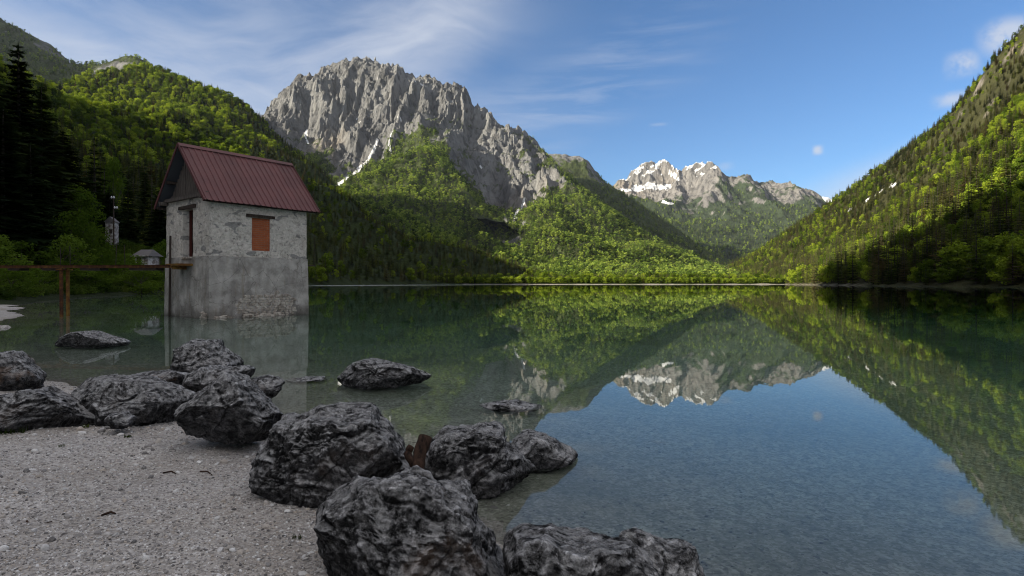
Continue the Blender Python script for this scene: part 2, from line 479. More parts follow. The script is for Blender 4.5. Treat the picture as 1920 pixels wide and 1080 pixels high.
# ------------------------------------------------------------------ mountains: control points read off the photograph, each at its own distance
class Terrain:
    def __init__(self, pts, crest_back=500, back_drop=0.5, world=(), smooth=0.0):
        C = []; cov = []
        for p in pts:
            w = wpt(p[0], p[1], p[2]); C.append(w); cov.append(p[3])
            if len(p) > 4:                                            # a crest point: the ground falls away behind it
                s = p[4] if p[4] > 1 else crest_back
                C.append(np.array((w[0] * (1 + s / w[1]), w[1] + s, w[2] * back_drop))); cov.append(p[3])
        for p in world: C.append(np.array(p[:3], float)); cov.append(p[3])
        self.C = np.array(C); self.cov = np.array(cov); self.S = 1000.0
        n = len(C); A = self.C[:, :2] / self.S
        K = self._k(A, A) + np.eye(n) * smooth
        Pm = np.c_[np.ones(n), A]
        M = np.block([[K, Pm], [Pm.T, np.zeros((3, 3))]])
        self.w = np.linalg.solve(M, np.r_[self.C[:, 2], 0, 0, 0]); self.A = A
    @staticmethod
    def _k(a, b):
        r2 = ((a[:, None, :] - b[None]) ** 2).sum(-1)
        return 0.5 * r2 * np.log(r2 + 1e-12)
    def base(self, x, y):
        out = np.empty(len(x)); cov = np.empty(len(x))
        for s in range(0, len(x), 20000):
            q = np.stack((x[s:s + 20000], y[s:s + 20000]), 1) / self.S
            out[s:s + 20000] = self._k(q, self.A) @ self.w[:-3] + np.c_[np.ones(len(q)), q] @ self.w[-3:]
            r2 = ((q[:, None, :] - self.A[None]) ** 2).sum(-1)
            W = 1 / (r2 + 0.0004) ** 1.5
            cov[s:s + 20000] = (W @ self.cov) / W.sum(1)
        return out, cov
    def make(self, name, x0, x1, y0, y1, step, mat, detail, snow=None, gravel_z=None, keep=None, steep_lim=(1.15, 1.9)):
        self.xs = np.arange(x0, x1 + step, step); self.ys = np.arange(y0, y1 + step, step)
        X, Y = np.meshgrid(self.xs, self.ys)
        x, y = X.ravel(), Y.ravel()
        z, cov = self.base(x, y)
        z = z + detail(x, y, z, cov)
        self.Z = z.reshape(X.shape); self.cover = cov.reshape(X.shape); self.step = step
        gy, gx = np.gradient(self.Z, step)
        slope = np.hypot(gx, gy); self.slope = slope
        self.gx, self.gy = gx, gy
        steep = smooth01(slope.ravel(), *steep_lim)
        cov = cov * (1 - steep * 0.85)
        cov = np.clip(cov + 0.22 * fbm(P3(x / 90, y / 90, z / 90), 4), 0, 1)
        self.cover = cov.reshape(X.shape)
        yy = np.maximum(y, 1)
        px = CX + F * x / yy; py = HY - F * (z - CAMZ) / yy
        sn = snow(x, y, z, px, py, slope.ravel()) if snow else np.zeros_like(x)
        gr = smooth01(-z, -gravel_z, -gravel_z * 0.4) * smooth01(y, 330, 390) if gravel_z else np.zeros_like(x)
        self.snow = sn.reshape(X.shape)
        me = grid_mesh(name, self.xs, self.ys, self.Z, [mat], keep, mat not in (M_mass, M_far), {'cover': cov, 'snow': sn, 'gravel': gr})
        o = tag(link(name, me), kind='structure')
        return o
    def sample(self, x, y, A=None):
        A = self.Z if A is None else A
        fx = np.clip((x - self.xs[0]) / self.step, 0, len(self.xs) - 1.001); fy = np.clip((y - self.ys[0]) / self.step, 0, len(self.ys) - 1.001)
        i = fx.astype(int); j = fy.astype(int); u = fx - i; v = fy - j
        return (A[j, i] * (1 - u) + A[j, i + 1] * u) * (1 - v) + (A[j + 1, i] * (1 - u) + A[j + 1, i + 1] * u) * v

def polyline_snow(lines):
    """snow lying in gullies: strips along lines on the mountain face"""
    def f(x, y, z, px, py, slope):
        s = np.zeros_like(x); p = np.stack((px, py), 1)
        for pts, w in lines:
            pts = np.array(pts, float)
            for a, b in zip(pts[:-1], pts[1:]):
                d = b - a; k = np.clip(((p - a) @ d) / (d @ d), 0, 1)
                q = p - a - k[:, None] * d
                s = np.maximum(s, np.clip(1.3 - np.hypot(q[:, 0], q[:, 1]) / (w * (.55 + .5 * perlin(P3(x / 40, y / 40, z / 40)))), 0, 1))
        return s * (z > 5)
    return f

# --- the wooded hill on the left, and the slope that runs on behind the camera and keeps the near shore in shade
left_pts = [
    (575, 535.5, 330, 1), (660, 534, 420, 1), (760, 533, 520, 1), (860, 532.5, 640, 1), (930, 532, 760, 1),
    (300, 140, 1388, .95, 1), (345, 166, 1375, 1, 1), (400, 187, 1355, 1, 1), (450, 207, 1315, 1, 1), (500, 246, 1260, 1, 1),
    (560, 294, 1170, 1, 1), (600, 330, 1100, 1, 1), (634, 372, 1030, 1, 1), (680, 410, 955, 1, 1), (730, 452, 880, 1, 1), (790, 490, 800, 1, 1), (855, 523, 725, 1, 1),
    (60, 222, 1388, 1, 1), (100, 207, 1388, 1, 1), (170, 175, 1388, 1, 1), (230, 150, 1388, .9, 1),
    (200, 250, 1150, 1), (120, 262, 1120, 1), (330, 240, 1030, 1), (250, 255, 1075, 1), (330, 312, 900, 1), (400, 262, 1060, 1), (300, 370, 690, 1), (450, 370, 800, 1), (240, 420, 430, 1), (200, 480, 210, 1), (250, 505, 160, 1), (540, 420, 700, 1), (620, 470, 600, 1), (700, 500, 600, 1),
    (60, 222, 775, 1), (150, 246, 835, 1), (60, 400, 330, 1), (60, 480, 130, 1), (30, 520, 80, 1), (520, 500, 420, 1),
]
left_world = [(-49, 74, 0.2, 1), (-45, 59, 0.2, 1), (-34, 39.5, 0.1, 1), (-29, 31, 0.1, 1), (-24, 25, 0.2, 1), (-22, 18, 0.3, 1), (-24, 8, 0.5, 1), (-30, -20, 1, 1), (-60, 30, 6, 1), (-66, 60, 8, 1), (-80, 100, 11, 1),
              (-60, -60, 4, 1), (-200, -60, 90, 1), (-420, -60, 290, 1), (-650, -60, 490, 1), (-650, 41, 408, 1), (-650, 183, 342, 1), (-650, 278, 302, 1), (-655, 400, 262, 1), (-668, 500, 300, 1), (-700, 620, 310, 1), (-740, 750, 325, 1), (-935, 900, 355, 1), (-1160, 960, 440, 1),
              (-800, -300, 640, 1), (-500, -420, 480, 1), (-200, -420, 190, 1), (-60, -420, 30, 1), (-950, 200, 290, 1), (-1050, 600, 300, 1), (-1300, 0, 420, 1), (-1500, 600, 330, 1), (-350, 120, 130, 1), (-200, 80, 58, 1),
              (-230, 700, -10, 1), (-100, 420, -14, 1), (40, 700, -14, 1), (-20, 200, -14, 1), (10, 20, -10, 1), (20, -200, -10, 1), (-8, 75, -8, 1), (-15, 45, -5, 1), (-10, 22, -4, 1), (100, 1000, -8, 1)]
T_left = Terrain(left_pts, 450, 0.55, left_world)
def left_detail(x, y, z, cov):
    d = np.hypot(x, y); w = smooth01(z, 4, 60) * smooth01(d, 150, 500)
    r = ridged(P3(x / 330, y / 330), 3) * 26 + fbm(P3(x / 70, y / 70), 3) * 6
    return w * r + smooth01(z, 0.2, 4) * 0.7 * fbm(P3(x / 9, y / 9), 3)
T_left.make('hill', -1750, 120, -650, 2100, 6.5, M_hill, left_detail, None, None)

# --- the mountain behind the left hill: a shaded shoulder and a round rocky dome
back_pts = [(-150, -30, 2300, .6, 1), (-60, 20, 2350, .6, 1), (0, 60, 2400, .6, 1), (25, 70, 2400, .5, 1), (48, 92, 2420, .5, 1), (75, 110, 2450, .5, 1), (97, 124, 2450, .2, 1), (125, 121, 2450, .1, 1), (150, 141, 2350, .3, 1),
            (170, 130, 2250, .8, 1), (205, 118, 2230, .9, 1), (255, 113, 2230, .9, 1), (280, 124, 2200, .6, 1), (300, 143, 2150, .6, 1), (340, 168, 2120, .8, 1), (400, 205, 2050, 1, 1), (470, 250, 2000, 1, 1),
            (200, 142, 2120, .05), (240, 145, 2110, 0.0), (285, 142, 2090, .15), (200, 168, 2070, .3), (250, 168, 2060, .4), (150, 175, 2000, .6), (120, 160, 2050, .7), (60, 150, 2000, .8), (100, 195, 1850, .8), (300, 185, 1980, 1), (0, 120, 2000, .8), (-150, 60, 1900, .8), (0, 260, 1600, 1), (200, 260, 1600, 1), (400, 320, 1600, 1)]
T_back = Terrain(back_pts, 500, 0.45)
T_back.make('mountain', -2600, -700, 1500, 2900, 8.0, M_mass, lambda x, y, z, c: ridged(P3(x / 160, y / 260), 4) * 20 + fbm(P3(x / 40, y / 40), 3) * 6)

# --- the great limestone massif
mass_pts = [
    (440, 262, 2480, .2, 1), (497, 222, 2500, .05, 1), (520, 190, 2520, 0, 1), (545, 165, 2560, 0, 1), (565, 152, 2580, 0, 1), (592, 146, 2600, 0, 1), (615, 127, 2620, 0, 1), (642, 118, 2620, 0, 1), (672, 118, 2620, 0, 1), (692, 124, 2630, 0, 1),
    (706, 119, 2630, 0, 1), (722, 131, 2640, 0, 1), (742, 131, 2650, 0, 1), (768, 143, 2650, 0, 1), (800, 152, 2640, 0, 1), (832, 160, 2630, 0, 1), (852, 164, 2620, 0, 1), (878, 188, 2640, 0, 1), (890, 214, 2660, 0, 1),
    (930, 242, 2680, .2, 1), (980, 272, 2680, .3, 1), (1012, 292, 2650, .35, 1), (1045, 318, 2520, .4, 1), (1090, 357, 2350, .7, 1), (1130, 388, 2100, .9, 1), (1180, 424, 1980, 1, 1), (1240, 462, 1820, 1, 1), (1300, 493, 1650, 1, 1), (1350, 514, 1450, 1, 1),
    # foot of the cliff
    (505, 262, 2330, .1), (545, 270, 2300, .25), (585, 262, 2290, .25), (620, 275, 2270, .3), (660, 275, 2290, .2), (690, 255, 2330, .1), (735, 225, 2380, .1), (770, 215, 2400, .25), (800, 225, 2380, .3), (850, 250, 2380, .28), (900, 285, 2340, .28), (950, 320, 2270, .3),
    # mid cliff
    (560, 205, 2440, 0), (610, 190, 2470, 0), (650, 190, 2490, 0), (700, 185, 2500, 0), (760, 180, 2520, 0), (840, 205, 2500, .05),
    # forested aprons, gullies and spurs below
    (540, 300, 2150, .75), (600, 310, 2120, .8), (660, 305, 2190, .2), (690, 292, 2250, .1), (650, 340, 2060, .25), (630, 350, 2030, .4), (600, 345, 1980, .9),
    (720, 270, 2230, .3), (760, 262, 2200, .75), (740, 300, 2060, .7), (790, 290, 1980, .95), (680, 330, 2000, .9), (760, 330, 1850, 1), (820, 305, 1960, 1), (850, 340, 1880, 1), (870, 290, 2200, .35), (900, 340, 2130, .3), (880, 390, 1720, 1), (930, 430, 1560, 1), (960, 480, 1330, .9),
    (945, 370, 2130, .15), (985, 350, 2150, .15), (975, 385, 2060, .1), (962, 410, 1950, .1), (955, 450, 1700, .2), (965, 485, 1450, .3), (985, 520, 1080, 1), (1015, 345, 2120, .15), 
    (1040, 368, 2020, .6), (1020, 385, 1900, .9), (1000, 410, 1720, 1), (1060, 395, 1850, 1), (1010, 450, 1450, 1), (1100, 420, 1780, 1), (1070, 460, 1480, 1), (1150, 455, 1680, 1), (1130, 490, 1350, 1), (1200, 485, 1520, 1), (1250, 505, 1350, 1), (1060, 515, 1080, 1), (1180, 522, 1050, 1), (1300, 524, 1080, 1),
    (700, 380, 1650, 1), (640, 400, 1600, 1), (780, 400, 1600, 1), (830, 440, 1400, 1), (740, 450, 1350, 1), (860, 490, 1180, 1), (800, 500, 1150, 1), (910, 510, 1060, 1), (920, 475, 1330, 1),
]
mass_world = [(-700, 1300, 20, 1), (-400, 1050, -5, 1), (-250, 850, -10, 1), (0, 850, -10, 1), (300, 850, -10, 1), (550, 950, -10, 1), (700, 1300, 10, 1), (-1600, 2300, 450, .3), (-1400, 1700, 150, 1)]
T_mass = Terrain(mass_pts, 380, 0.62, mass_world)
_crest = np.array([wpt(*p[:3])[:2] for p in mass_pts[:29]])
def crest_dist(x, y):
    p = np.stack((x, y), 1); b = np.full(len(p), 1e9)
    for a, c in zip(_crest[:-1], _crest[1:]):
        d = c - a; k = np.clip(((p - a) @ d) / (d @ d), 0, 1)
        b = np.minimum(b, np.hypot(*(p - a - k[:, None] * d).T))
    return b
def mass_detail(x, y, z, cov):
    near = .30 + .70 * smooth01(crest_dist(x, y), 10, 130)
    rock = np.clip(1 - cov * 1.25, 0, 1); w = smooth01(z, 4, 80)
    wx = x + 30 * perlin(P3(x / 120, y / 120)); wy = y + 30 * perlin(P3(x / 120 + 7, y / 120))
    but = ridged(P3(wx / 105, wy / 420), 4, 0.55) * 74 * rock
    fine = ridged(P3(wx / 34, wy / 60, z / 60), 4, 0.55) * 17 * rock
    spur = (ridged(P3(wx / 300, wy / 480), 3) * 42 + fbm(P3(x / 60, y / 60), 3) * 7) * (1 - rock)
    crag = (np.abs(perlin(P3(wx / 26, wy / 26, z / 18))) * 26 + np.abs(perlin(P3(wx / 58 + 3, wy / 80, z / 120))) * 58 + np.abs(perlin(P3(x / 13, y / 13, z / 16))) * 9) * rock
    return w * ((but - 34 * rock) * near + (fine + crag) * (.45 + .55 * near) + spur * near)
mass_snow = polyline_snow([([(708, 262), (700, 285), (690, 300), (672, 318), (650, 334), (630, 350)], 6.5), ([(575, 243), (572, 255), (578, 268)], 4), ([(985, 372), (978, 388), (964, 404)], 5), ([(958, 400), (968, 408)], 5),
                           ([(745, 215), (752, 226)], 2.5), ([(668, 222), (676, 232)], 2), ([(620, 215), (623, 218)], 2.5), ([(700, 140), (712, 150)], 2.5), ([(775, 150), (800, 165)], 2), ([(735, 248), (728, 270), (735, 290)], 2.2), ([(900, 310), (905, 318)], 2)])
T_mass.make('mountain', -1500, 1050, 700, 3050, 5.2, M_mass, mass_detail, mass_snow)

# --- the next ridge behind its right shoulder
ridge_pts = [(960, 285, 3500, .3, 1), (1010, 305, 3500, .3, 1), (1040, 297, 3480, .1, 1), (1060, 297, 3480, .1, 1), (1084, 294, 3460, .1, 1), (1102, 306, 3440, .2, 1), (1118, 326, 3420, .3, 1), (1140, 348, 3380, .5, 1), (1165, 367, 3320, .6, 1), (1200, 388, 3220, .8, 1), (1240, 418, 3080, 1, 1), (1280, 444, 2900, 1, 1), (1320, 470, 2700, 1, 1), (1370, 500, 2400, 1, 1),
             (1080, 330, 3200, .5), (1120, 370, 3000, .8), (1150, 400, 2800, .9), (1200, 440, 2500, 1), (1260, 480, 2150, 1), (1320, 505, 1900, 1), (1040, 340, 3100, .6), (1100, 420, 2500, 1), (1200, 500, 1800, 1), (1300, 522, 1600, 1), (1400, 524, 1700, 1)]
T_ridge = Terrain(ridge_pts, 500, 0.5)
T_ridge.make('mountain', -100, 1500, 1500, 4100, 10.0, M_mass, lambda x, y, z, c: smooth01(z, 5, 80) * (ridged(P3(x / 220, y / 420), 4) * 30 + fbm(P3(x / 60, y / 60), 3) * 8))

# --- the far mountain with snow near its top
far_pts = [(1080, 420, 6000, .6, 1), (1140, 372, 6100, .3, 1), (1165, 352, 6200, 0, 1), (1185, 336, 6250, 0, 1), (1205, 325, 6300, 0, 1), (1228, 316, 6300, 0, 1), (1246, 313, 6300, 0, 1), (1262, 321, 6250, 0, 1), (1276, 336, 6150, 0, 1), (1288, 325, 5950, 0, 1), (1302, 319, 5900, 0, 1), (1316, 317, 5900, 0, 1), (1332, 323, 5850, 0, 1),
           (1350, 320, 5700, .15, 1), (1366, 326, 5650, .2, 1), (1388, 336, 5650, .28, 1), (1415, 350, 5600, .28, 1), (1450, 353, 5600, .25, 1), (1490, 356, 5600, .25, 1), (1510, 364, 5600, .3, 1), (1530, 378, 5550, .3, 1), (1560, 402, 5400, .4, 1), (1620, 430, 5300, .6, 1), (1700, 460, 5300, .8, 1),
           (1190, 362, 5750, 0), (1230, 362, 5700, 0), (1270, 366, 5600, .05), (1250, 340, 6050, 0), (1310, 345, 5650, 0), (1290, 385, 5250, .5), (1330, 375, 5300, .2), (1340, 400, 5000, .5), (1370, 360, 5350, .7), (1380, 400, 4950, .7), (1210, 385, 5300, .8), (1250, 400, 5000, .7), (1180, 400, 5100, .9), (1260, 440, 4300, 1), (1320, 440, 4300, 1), (1380, 450, 4250, 1),
           (1340, 480, 3700, 1), (1260, 490, 3400, 1), (1400, 490, 3600, 1), (1425, 400, 5050, .5), (1440, 440, 4500, 1), (1470, 395, 5000, .9), (1480, 375, 5250, .2), (1500, 400, 5000, 1), (1460, 470, 4000, 1), (1535, 440, 4500, .8), (1350, 515, 3000, 1), (1450, 515, 3000, 1), (1550, 480, 3900, 1)]
T_far = Terrain(far_pts, 700, 0.6)
def far_detail(x, y, z, cov):
    rock = np.clip(1 - cov, 0, 1)
    wx = x + 60 * perlin(P3(x / 300, y / 300))
    return smooth01(z, 5, 200) * (ridged(P3(wx / 380, y / 900), 4) * (55 + 60 * rock) + ridged(P3(wx / 90, y / 140), 3) * (10 + 24 * rock) + 10 * fbm(P3(x / 60, y / 60), 2))
def far_snow(x, y, z, px, py, slope):
    s = smooth01(z, 900, 1200) * (0.62 - 0.4 * smooth01(slope, 0.7, 1.4)) + 0.3 * fbm(P3(x / 80, y / 80), 3)
    basin = polyline_snow([([(1215, 345), (1230, 352), (1255, 350), (1190, 352)], 9), ([(1255, 325), (1272, 336)], 4), ([(1160, 355), (1200, 357)], 5), ([(1240, 378), (1262, 382)], 4)])(x, y, z, px, py, slope)
    return np.maximum(s * (px < 1345), basin)
T_far.make('mountain', 400, 4200, 2900, 7000, 16.0, M_far, far_detail, far_snow)

snow_pts = [(1480, 380, 9000, .1, 1), (1530, 372, 9000, 0, 1), (1545, 374, 9000, 0, 1), (1560, 380, 8800, .1, 1), (1580, 374, 8700, 0, 1), (1600, 366, 8700, 0, 1), (1625, 372, 8700, 0, 1), (1680, 390, 8600, .2, 1), (1760, 420, 8600, .3, 1),
            (1560, 395, 8300, .4), (1590, 390, 8200, .35), (1620, 400, 8000, .5), (1550, 440, 7000, 1), (1620, 450, 7000, 1), (1700, 460, 7000, 1), (1500, 440, 7000, .8)]
T_snow = Terrain(snow_pts, 800, 0.5)
T_snow.make('mountain', 3300, 6800, 6800, 10200, 24.0, M_far, lambda x, y, z, c: ridged(P3(x / 500, y / 700), 4) * 60,
            lambda x, y, z, px, py, s: smooth01(z, 1120, 1260) * 0.9 + 0.2 * fbm(P3(x / 120, y / 120), 2))

# --- the steep hillside along the right shore
right_pts = [(1920, 538.5, 200, 1), (1700, 536.8, 262, 1), (1590, 535, 385, 1), (1480, 534, 590, 1), (1400, 533.2, 880, 1), (1355, 532.6, 1150, 1),
             (2300, 30, 540, .3, 1), (2100, 20, 640, .3, 1), (1990, 10, 730, .5, 1), (1920, 60, 770, .5, 1), (1900, 98, 800, .5, 1), (1875, 125, 830, .8, 1), (1850, 152, 860, .8, 1), (1815, 195, 910, .8, 1), (1780, 225, 920, .8, 1), (1740, 262, 1000, .8, 1), (1700, 295, 1080, .8, 1), (1650, 342, 1180, .8, 1), (1610, 375, 1260, .75, 1), (1570, 402, 1330, .8, 1), (1530, 424, 1390, .9, 1), (1490, 447, 1440, 1, 1), (1450, 470, 1480, 1, 1), (1410, 495, 1500, 1, 1), (1375, 515, 1480, 1, 1),
             (1900, 200, 600, .85), (1850, 260, 640, .7), (1800, 290, 720, .7), (1920, 300, 450, .85), (1800, 350, 560, .95), (1700, 360, 800, .8), (1650, 400, 860, .95), (1750, 420, 480, 1), (1850, 430, 350, 1), (1920, 400, 340, 1), (1600, 440, 850, 1), (1650, 470, 550, 1), (1750, 490, 340, 1), (1550, 480, 820, 1), (1480, 500, 900, 1), (1430, 515, 1000, 1), (1900, 500, 230, 1)]
right_world = [(172, 150, 0.3, 1), (165, 60, 0.3, 1), (170, -60, 0.3, 1), (260, 60, 60, 1), (420, 60, 190, .8), (600, 100, 330, .5), (300, -100, 80, 1), (600, -100, 300, .6), (120, 150, -10, 1), (140, 280, -10, 1), (185, 400, -12, 1), (255, 600, -12, 1), (330, 880, -10, 1), (380, 1150, -10, 1), (110, 0, -10, 1)]
T_right = Terrain(right_pts, 350, 0.6, right_world)
def right_detail(x, y, z, cov):
    w = smooth01(z, 2, 40); rock = np.clip(1 - cov, 0, 1)
    return w * (ridged(P3(x / 130, y / 130), 4) * (9 + 12 * rock) + ridged(P3(x / 38, y / 38, z / 60), 4) * (2 + 9 * rock) + fbm(P3(x / 16, y / 16), 2) * (1 + 4 * rock))
right_snow = polyline_snow([([(1650, 358), (1680, 343)], 3.0), ([(1618, 380), (1640, 366)], 2.2), ([(1588, 396), (1598, 390)], 2)])
T_right.make('hill', 60, 1400, -250, 1950, 6.0, M_righthill, right_detail, right_snow, 0.5, None, (1.7, 2.6))

# --- flat meadow and gravel strand at the far end of the lake
def make_far_shore():
    xs = np.arange(-180, 620, 8.0); ys = np.concatenate((np.arange(585, 720, 5.0), np.arange(720, 2300, 30.0)))
    X, Y = np.meshgrid(xs, ys); x, y = X.ravel(), Y.ravel()
    edge = 640 + 14 * perlin(P3(x / 70, x * 0)) + 5 * perlin(P3(x / 20, x * 0 + 4))
    z = np.minimum((y - edge) * 0.05, 1.4 + 0.004 * (y - edge)) + 0.25 * fbm(P3(x / 25, y / 25), 2) * (y > edge + 4)
    z = np.where(y < edge, (y - edge) * 0.12, z)
    gr = np.clip(1 - (y - edge) / (11 + 14 * perlin(P3(x / 30, x * 0 + 2))), 0, 1)
    me = grid_mesh('far_shore', xs, ys, z.reshape(X.shape), [M_hill], None, True, {'cover': np.where(gr > 0, 0, 1.0), 'snow': x * 0, 'gravel': gr})
    tag(link('far_shore', me), kind='structure')
make_far_shore()
# ------------------------------------------------------------------ foliage materials
def m_leaf(dark, mid, light, trans=0.35, dead=None):
    def f(t):
        r = t.rand(); p = t.pos()
        big = t.noise(p, 0.012, 3, 0.5)
        col = t.ramp(t.math('ADD', t.math('MULTIPLY', r, 0.6), t.math('MULTIPLY', big, 0.4)), [(0.28, dark), (0.5, mid), (0.72, light)])
        if dead: col = t.mix(t.ramp(t.math('FRACT', t.math('MULTIPLY', r, 7.3)), [(0.82, 0), (0.9, 0.8)]), col, dead)
        leaf = t.noise(t.obj(), 2.2, 2, 0.6)
        col = t.mix(0.5, col, t.ramp(leaf, [(0.3, (0.45, 0.45, 0.45)), (0.7, (1.35, 1.35, 1.2))]), 'MULTIPLY')
        d = t.new('ShaderNodeBsdfDiffuse'); t.put(d.inputs[0], col)
        tr = t.new('ShaderNodeBsdfTranslucent'); t.put(tr.inputs[0], t.mix(1.0, col, (1.25, 1.2, 0.55), 'MULTIPLY'))
        mx = t.new('ShaderNodeMixShader'); mx.inputs[0].default_value = trans
        t.l.new(d.outputs[0], mx.inputs[1]); t.l.new(tr.outputs[0], mx.inputs[2])
        return mx.outputs[0]
    return f
M_spruce = material("spruce_needles", m_leaf((0.022, 0.034, 0.012), (0.062, 0.082, 0.022), (0.135, 0.150, 0.042), 0.25, (0.10, 0.075, 0.04)))
M_beech = material("beech_leaves", m_leaf((0.052, 0.085, 0.012), (0.135, 0.200, 0.022), (0.245, 0.315, 0.034), 0.35))
M_farleaf = material("distant_foliage", m_leaf((0.040, 0.068, 0.018), (0.125, 0.190, 0.038), (0.230, 0.300, 0.060), 0.3))
M_bark = material("bark", lambda t: principled(t, t.ramp(t.noise(t.scale(t.obj(), (3, 3, 0.6)), 2.0, 4), [(0.3, (0.03, 0.025, 0.02)), (0.7, (0.10, 0.085, 0.07))]), 0.95))
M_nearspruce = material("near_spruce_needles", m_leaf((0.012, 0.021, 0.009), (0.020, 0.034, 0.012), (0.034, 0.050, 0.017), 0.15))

def spruce_geo(seed, whorls, per, H=1.0, R=0.17, sub=1, ragged=0.25, bare=0.06):
    """returns (trunk, crown) collectors for a spruce one unit high: whorls of drooping boughs"""
    r = np.random.default_rng(seed); tr, cr = MB(), MB()
    tr.tube([(0, 0, -0.03), (0.002, 0, 0.35), (0, 0.002, 0.97)], [0.016, 0.011, 0.0015], 6)
    for w in range(whorls):
        h = bare + (0.99 - bare) * (max(0, w + r.uniform(-.3, .3)) / whorls) ** 0.92
        h = min(max(h, bare), 0.985)
        L0 = R * (1 - h) ** 0.8 * (0.75 + 0.25 * min(1, (h - bare) / 0.18)) + 0.006
        n = max(3, int(per * (0.55 + 0.45 * (1 - h))))
        a0 = r.uniform(0, 6.28)
        for k in range(n):
            a = a0 + k * 6.283 / n + r.normal(0, .22); L = L0 * r.uniform(1 - ragged * 1.6, 1 + ragged)
            d = np.array((cos(a), sin(a), 0)); s = np.array((-sin(a), cos(a), 0)); up = np.array((0, 0, 1.0))
            drop = r.uniform(.18, .5) * (1.15 - h * .7)
            p0 = up * (h + L * .10)
            spine = [p0 + d * L * f + up * (-drop * L * (f ** 1.3) + (0.16 * L * f ** 3)) for f in (0.06, 0.5, 1.0)]
            wd = L * r.uniform(.20, .30) + 0.002
            if sub == 1:
                V = [spine[0], spine[1] + s * wd - up * wd * .35, spine[2], spine[1] - s * wd - up * wd * .35, spine[1] + up * wd * .1]
                cr.add(V, t=[(0, 1, 4), (1, 2, 4), (2, 3, 4), (3, 0, 4)])
            else:
                m = sub
                V = [spine[0], spine[1] + s * wd * .75 - up * wd * .3, spine[2], spine[1] - s * wd * .75 - up * wd * .3, spine[1] + up * wd * .1]
                cr.add(V, t=[(0, 1, 4), (1, 2, 4), (2, 3, 4), (3, 0, 4)])
                for j in range(m):
                    f = (j + 0.6) / m
                    c = p0 + d * L * f + up * (-drop * L * (f ** 1.3) + 0.16 * L * f ** 3)
                    for sg in (-1, 1):
                        l = wd * 2.0 * (1 - f * 0.62) * r.uniform(.7, 1.2)
                        tip = c + s * sg * l + d * l * r.uniform(.4, .9) - up * l * r.uniform(.15, .55)
                        b = d * l * .52
                        cr.add([c - b, tip, c + b, (c + tip) / 2 + up * l * .08], t=[(0, 1, 3), (1, 2, 3)])
                e = p0 + d * L * 1.05 + up * (-drop * L + .17 * L); q = p0 + d * L * .75 + up * (-drop * L * .7 + .07 * L)
                cr.add([q + s * wd * .3, e, q - s * wd * .3], t=[(0, 1, 2)])
    cr.add([(-.006, 0, .955), (.006, 0, .955), (0, 0, 1.0), (0, -.006, .955), (0, .006, .955)], t=[(0, 1, 2), (3, 4, 2)])
    return tr, cr

def broad_geo(seed, clumps, leaves, size, spread=0.36, low=0.25, shrub=False):
    """(trunk, crown) of a broadleaf tree one unit high: leaf-sized faces gathered in clumps through the crown"""
    r = np.random.default_rng(seed); tr, cr = MB(), MB()
    if not shrub:
        tr.tube([(0, 0, -0.04), (.01, 0, .3), (.0, .012, .62)], [.026, .019, .007], 6)
    cs = []
    for k in range(clumps):
        a = r.uniform(0, 6.28); h = low + (0.97 - low) * ((k + .5) / clumps)
        prof = (1 - (abs(h - (low + .33)) / (0.72 if h > low + .33 else .5)) ** 2)
        rad = spread * max(.12, prof) * r.uniform(.25, .95)
        c = np.array((cos(a) * rad, sin(a) * rad, h)); cs.append(c)
        if k % 2 == 0:
            b = np.array((0, 0, max(0.02, h * .55 - (0.1 if shrub else 0))))
            tr.tube([b, (b + c) / 2 + (0, 0, .02), c], [.010, .006, .002], 4, caps=False)
    V, Q = [], []
    for c in cs:
        s = r.uniform(.09, .17) * (1.15 if shrub else 1.0)
        n = r.normal(size=(leaves, 3)); n /= np.linalg.norm(n, axis=1)[:, None]
        pos = c + n * s * np.cbrt(r.uniform(.25, 1, leaves))[:, None] * (1.15, 1.15, .8)
        nn = n * .8 + r.normal(0, .55, (leaves, 3)) + (0, 0, .35); nn /= np.linalg.norm(nn, axis=1)[:, None]
        a = np.cross(nn, r.normal(size=(leaves, 3))); a /= np.linalg.norm(a, axis=1)[:, None]; b = np.cross(nn, a)
        sz = size * r.uniform(.6, 1.35, leaves)[:, None]
        cr.add(np.stack((pos - a * sz * .8, pos + b * sz * .55, pos + a * sz, pos - b * sz * .55), 1).reshape(-1, 3),
               q=np.arange(leaves * 4).reshape(-1, 4))
    return tr, cr

def joined(name, tr, cr, mats):
    nv = tr.n
    V = np.concatenate(tr.v + cr.v)
    q = (tr.q if tr.q else []) + [a + nv for a in cr.q]; tt = (tr.t if tr.t else []) + [a + nv for a in cr.t]
    nq_tr = sum(len(a) for a in tr.q); nt_tr = sum(len(a) for a in tr.t)
    q = np.concatenate(q) if q else None; tt = np.concatenate(tt) if tt else None
    mi = np.concatenate((np.r_[np.zeros(nq_tr), np.ones((0 if q is None else len(q)) - nq_tr)], np.r_[np.zeros(nt_tr), np.ones((0 if tt is None else len(tt)) - nt_tr)]))
    return raw_mesh(name, V, q, tt, mats, False, mi)

